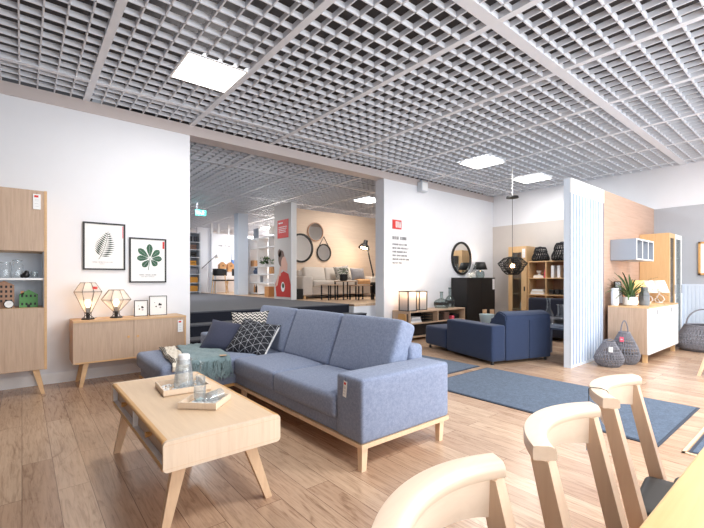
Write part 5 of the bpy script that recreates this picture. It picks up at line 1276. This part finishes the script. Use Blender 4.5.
def desk_chair(loc, rz, label):
    t = thing('desk_chair', label, 'chair', loc, rz)
    m = MB(); m.softbox((-0.22, -0.22, 0.42), (0.22, 0.22, 0.47), 0.02); m.build('seat', M['black'], t)
    m = MB()
    def fn(u, v):
        a = rad(-70 + 140 * u); return (0.24 * math.sin(a), 0.24 * math.cos(a) - 0.02, 0.6 + 0.24 * v)
    m.grid(fn, 14, 4); m.build('backrest', M['black'], t, solid=0.02)
    for sx in (-1, 1):
        for sy in (-1, 1):
            m = MB(); m.hbar((0.19 * sx, 0.18 * sy, 0.62 if sy > 0 else 0.43), (0.24 * sx, 0.22 * sy, 0), 0.035, 0.035, 0.025, 0.025); m.build('leg', M['oak_yel'], t, smooth=False)
    return t
desk_chair((5.25, 13.5, ZF), rad(150), 'black-backed chair with oak legs at the white desk')
desk_chair((5.86, 13.62, ZF), rad(200), 'second black-backed chair half hidden by the white pillar')
t = thing('floor_lamp', 'thin white reading lamp with swing arm before the lettered wall', 'lamp', (5.12, 14.35, ZF))
m = MB(); m.cyl((0, 0, 0), 0.13, 0.02, 24); m.build('base', M['white'], t)
m = MB(); m.tube([(0, 0, 0.02), (0, 0, 1.05)], 0.012, 8); m.build('pole', M['white'], t)
m = MB(); m.tube([(-0.2, 0, 0.86), (0, 0, 1.05), (0.34, 0, 1.36)], 0.012, 6); m.build('swing_arm', M['ink_dk'], t)
m = MB(); m.X = Matrix.Translation((0.38, 0, 1.24)); m.lathe([(0.1, 0), (0.06, 0.1), (0.03, 0.14), (0, 0.15)], n=18); m.build('lamp_shade', M['linen'], t, solid=0.004)
m = MB(); m.ball((0.38, 0, 1.27), 0.05, 8); m.build('bulb', M['bulb_soft'], t)
m = MB(); m.box((0, -0.03, 0), (0.55, 0, 0.42), 0.01); m.mi = 1; m.box((0.01, -0.034, 0.2), (0.54, -0.03, 0.41)); tag(m.build('blue_picture', [M['bluepic'], M['paper']], smooth=False), 'blue and white picture on the lettered wall by the pillar', 'picture', loc=(6.1, 14.595, 1.68))

# textile shelf
t = thing('textile_shelf', 'shelf of folded textiles at the far left of the raised room', 'shelf', (4.34, 14.2, ZF))
W2 = 0.42
m = MB()
m.box((-W2, -0.2, 0), (-W2 + 0.03, 0.2, 2.1)); m.build('upright', M['greylight'], t, smooth=False)
m = MB(); m.box((W2 - 0.03, -0.2, 0), (W2, 0.2, 2.1)); m.build('upright', M['greylight'], t, smooth=False)
m = MB(); m.box((-W2 + 0.03, 0.17, 0), (W2 - 0.03, 0.19, 2.1)); m.build('back_panel', M['grey'], t, smooth=False)
LEV = (0.06, 0.36, 0.66, 0.95, 1.24, 1.5, 1.76)
for z in LEV + (2.08,):
    m = MB(); m.box((-W2 + 0.03, -0.2, z - 0.02), (W2 - 0.03, 0.17, z)); m.build('shelf', M['greylight'], t, smooth=False)
desc = {0: ('ochre', 'ochre pouch'), 1: ('ochre', 'ochre jar'), 2: ('grey_t', 'grey box'), 3: ('ochre', 'ochre cushion'), 4: ('black', 'black textile'), 5: ('brown_t', 'brown blanket'), 6: ('pat_geo', 'black-white patterned box')}
onames = ('lowest board', 'second board', 'third board', 'fourth board', 'fifth board', 'sixth board', 'top board')
for i, z in enumerate(LEV):
    mt, nm = desc[i]; cols = 2 if i in (0, 1, 2, 6) else 1; rows = 1 if cols == 2 else 2
    for a in range(cols):
        for b in range(rows):
            w = 0.3 if cols == 2 else 0.62; h = 0.2 if rows == 1 else 0.085
            x = 0 if cols == 1 else (-0.18, 0.2)[a]
            m = MB(); m.softbox((-w / 2, -0.15, 0), (w / 2, 0.15, h), 0.03)
            where = ('left ' if a == 0 else 'right ') if cols == 2 else ('lower ' if b == 0 else 'upper ')
            tag(m.build('folded_' + nm.split()[-1], M[mt]), where + nm + ' on the ' + onames[i] + ' of the textile shelf', 'textile', None, (4.34 + x, 14.2, ZF + z + b * 0.088))
# ------------------------------------------------------------------ dining table and chairs in front
t = thing('dining_table', 'golden oak dining table top at the lower right corner', 'table', (1.2, -0.25, 0))
m = MB(t); m.box((0.25, -0.72, 0.722), (2.25, 0.205, 0.75), 0.004, 2); m.build('tabletop', M['table'], t, smooth=False)
m = MB(t)
for a, b in (((0.35, 0.10), (2.15, 0.12)), ((0.35, -0.64), (2.15, -0.62)), ((0.33, -0.62), (0.35, 0.10)), ((2.15, -0.62), (2.17, 0.10))): m.box((*a, 0.65), (*b, 0.722))
m.build('apron_rail', M['table'], t, smooth=False)
for x in (0.31, 2.19):
    for y in (-0.66, 0.145):
        m = MB(t); m.hbar((x, y, 0.722), (x, y, 0), 0.07, 0.07, 0.05, 0.05); m.build('leg', M['table'], t, smooth=False)

def dining_chair(loc, rz, label):
    t = thing('dining_chair', label, 'chair', loc, rz, 'dining chairs along the table')
    half, sag = 0.215, 0.078; Rr = (half * half + sag * sag) / (2 * sag); yc = 0.305 - Rr; A = math.asin(half / Rr)
    top = 0.80
    def sweep(prof_fn, A0, N):
        m = MB(); G = []
        for i in range(N + 1):
            a = -A0 + 2 * A0 * i / N
            G.append([m.v(((Rr - d) * math.sin(a), yc + (Rr - d) * math.cos(a), z)) for d, z in prof_fn(1 - (a / A0) ** 2)])
        n = len(G[0])
        for i in range(N):
            for j in range(n): m.f([G[i][j], G[i + 1][j], G[i + 1][(j + 1) % n], G[i][(j + 1) % n]])
        m.f(G[0]); m.f(G[-1][::-1]); return m
    sweep(lambda k: [(0.002, top - 0.03), (0.0, top - 0.026), (0.0, top - 0.006), (0.002, top - 0.001), (0.006, top), (0.032, top), (0.041, top - 0.002), (0.047, top - 0.007), (0.0495, top - 0.014), (0.0495, top - 0.027), (0.047, top - 0.03)], A, 44).build('top_rail', M['beech'], t, angle=50)
    sweep(lambda k: [(0.028, 0.698 + 0.016 * k), (0.026, top - 0.031), (0.045, top - 0.031), (0.043, 0.698 + 0.016 * k)], A - 0.11, 36).build('back_panel', M['beech'], t, angle=50)
    for s in (-1, 1):
        a = s * (A - 0.066); r = Rr - 0.027; px, py = r * math.sin(a), yc + r * math.cos(a)
        m = MB(); m.hbar((px, py, top - 0.0305), (px + s * 0.004, py - 0.08, 0.43), 0.042, 0.036, 0.05, 0.042)
        m.hbar((px + s * 0.004, py - 0.08, 0.43), (px + s * 0.012, py - 0.01, 0.0), 0.05, 0.042, 0.034, 0.032); m.build('back_post', M['beech_leg'], t, smooth=False)
        m = MB(); m.hbar((s * 0.19, -0.2, 0.42), (s * 0.2, -0.22, 0), 0.045, 0.042, 0.032, 0.03); m.build('front_leg', M['beech_leg'], t, smooth=False)
    m = MB(); m.box((-0.165, -0.2, 0.36), (0.165, -0.18, 0.425)); m.box((-0.155, 0.1, 0.36), (0.155, 0.12, 0.425))
    for s in (-1, 1): m.box((s * 0.155, -0.19, 0.36), (s * 0.175, 0.11, 0.425))
    m.build('seat_rail', M['beech'], t, smooth=False)
    m = MB(); m.softbox((-0.205, -0.235, 0.426), (0.205, 0.1, 0.475), 0.022, (0, 0, 0.008)); m.softbox((-0.14, 0.05, 0.427), (0.14, 0.175, 0.475), 0.022); m.build('seat_pad', M['black'], t)
    return t
ch = dining_chair((1.066, 0.2055, 0), rad(6.5), 'beech chair with curved backrest, middle one of three at the table')
ch1 = dup(ch, (0.571, 0.179, 0), rad(12), 'beech chair with curved backrest nearest the viewer, at the bottom edge')
ch2 = dup(ch, (1.557, 0.2385, 0), rad(6.5), 'beech chair farthest along the table, with black cord round its backrest')
# the far chair's rail at its left end, in that chair's own axes, for the cord of the tag
R3 = 0.3353; yc3 = 0.305 - R3; q = Matrix.Translation((1.557, 0.2385, 0)) @ Matrix.Rotation(rad(6.5), 4, 'Z')
def on_rail(d, z, a=-0.36): return q @ Vector(((R3 - d) * math.sin(a), yc3 + (R3 - d) * math.cos(a), z))
b = on_rail(-0.004, 0.8)
t = thing('hang_tag', 'pale blue tag hanging behind the farthest dining chair backrest', 'tag', b, rad(6.5))
m = MB(); m.box((-0.022, -0.001, -0.195), (0.022, 0.001, -0.1)); m.build('card', M['bluetag'], t, smooth=False)
m = MB(t); m.off = Vector(b)
m.X = None
P0 = Matrix.Rotation(rad(-6.5), 3, 'Z')
pts = [on_rail(-0.003, 0.702), on_rail(-0.003, 0.798), on_rail(0.003, 0.8025), on_rail(0.03, 0.8025), on_rail(0.046, 0.797), on_rail(0.0525, 0.785)]
m.off = Vector((0, 0, 0)); m.tube([P0 @ (p - b) for p in pts], 0.0014, 6); m.build('cord', M['black'], t)
# ------------------------------------------------------------------ light, camera
def area(name, loc, rot, sx, sy, power, col=(1, 1, 1)):
    l = bpy.data.lights.new(name, 'AREA'); l.shape = 'RECTANGLE'; l.size = sx; l.size_y = sy; l.energy = power; l.color = col
    o = bpy.data.objects.new(name, l); COL.objects.link(o); o.location = loc; o.rotation_euler = rot; return o
def point(name, loc, power, col=(1, 0.78, 0.55), r=0.03):
    l = bpy.data.lights.new(name, 'POINT'); l.energy = power; l.color = col; l.shadow_soft_size = r
    o = bpy.data.objects.new(name, l); COL.objects.link(o); o.location = loc; return o
for i, (x, e) in enumerate(((0.8, 105), (3.2, 165), (5.6, 105), (8.0, 45))):
    area('daylight_shop_front', (x, -2.1, 1.55), (rad(90), 0, 0), 2.3, 2.75, e, (0.95, 0.98, 1.0))
for i, (x, y) in enumerate(((1.43, 3.98), (6.22, 3.97), (8.0, 3.96), (6.95, 7.75), (1.43, 0.3), (3.6, 0.0), (5.6, 0.2), (7.6, 0.4), (4.6, -1.1), (7.0, -1.1))):  # those toward the shop front are unseen, added to brighten the floor
    area('panel_lamp', (x, y, 3.175), (0, 0, 0), 0.5, 0.5, (48, 40, 40, 60, 40, 85, 75, 42, 45, 28)[i], (1, 0.97, 0.93) if i != 3 else (1, 0.92, 0.82))
area('rear_window_light', (9.2, 17.2, 1.9), (rad(-90), 0, 0), 1.3, 1.9, 200)
area('raised_panel_and_fill', (7.6, 14.4, 3.17), (0, 0, 0), 0.5, 0.5, 160)
area('raised_panel_and_fill', (3.2, 10.5, 3.17), (0, 0, 0), 0.5, 0.5, 150)  # added fill with no panel above it, for the west-facing poster side
area('raised_panel_and_fill', (6.6, 13.4, 3.17), (0, 0, 0), 0.5, 0.5, 80)  # added fill with no panel above it, brightens the far raised room
for p, e in LAMPS: point('lamp_glow', p, e, r=0.035)
W = bpy.data.worlds.new('world'); SC.world = W; W.use_nodes = True
W.node_tree.nodes['Background'].inputs[0].default_value = (0.9, 0.95, 1.0, 1); W.node_tree.nodes['Background'].inputs[1].default_value = 1.2

cam = bpy.data.cameras.new('camera'); co = bpy.data.objects.new('camera', cam); COL.objects.link(co)
cam.sensor_width = 36; cam.lens = 36 * 400.5 / 704; cam.shift_y = 15.0 / 704; cam.clip_start = 0.02
co.location = (0, 0, 1.15); co.rotation_euler = (rad(90), 0, math.atan2(486, 400.5) - rad(90))
SC.camera = co
vs = SC.view_settings; vs.view_transform = 'Standard'; vs.look = 'None'; vs.gamma = 1; vs.exposure = -0.36; vs.use_curve_mapping = False
SC.cycles.use_denoising = True
SC.cycles.max_bounces = 8; SC.cycles.diffuse_bounces = 5; SC.cycles.transparent_max_bounces = 16
SC.cycles.sample_clamp_indirect = 6.0; SC.cycles.caustics_reflective = False; SC.cycles.caustics_refractive = False
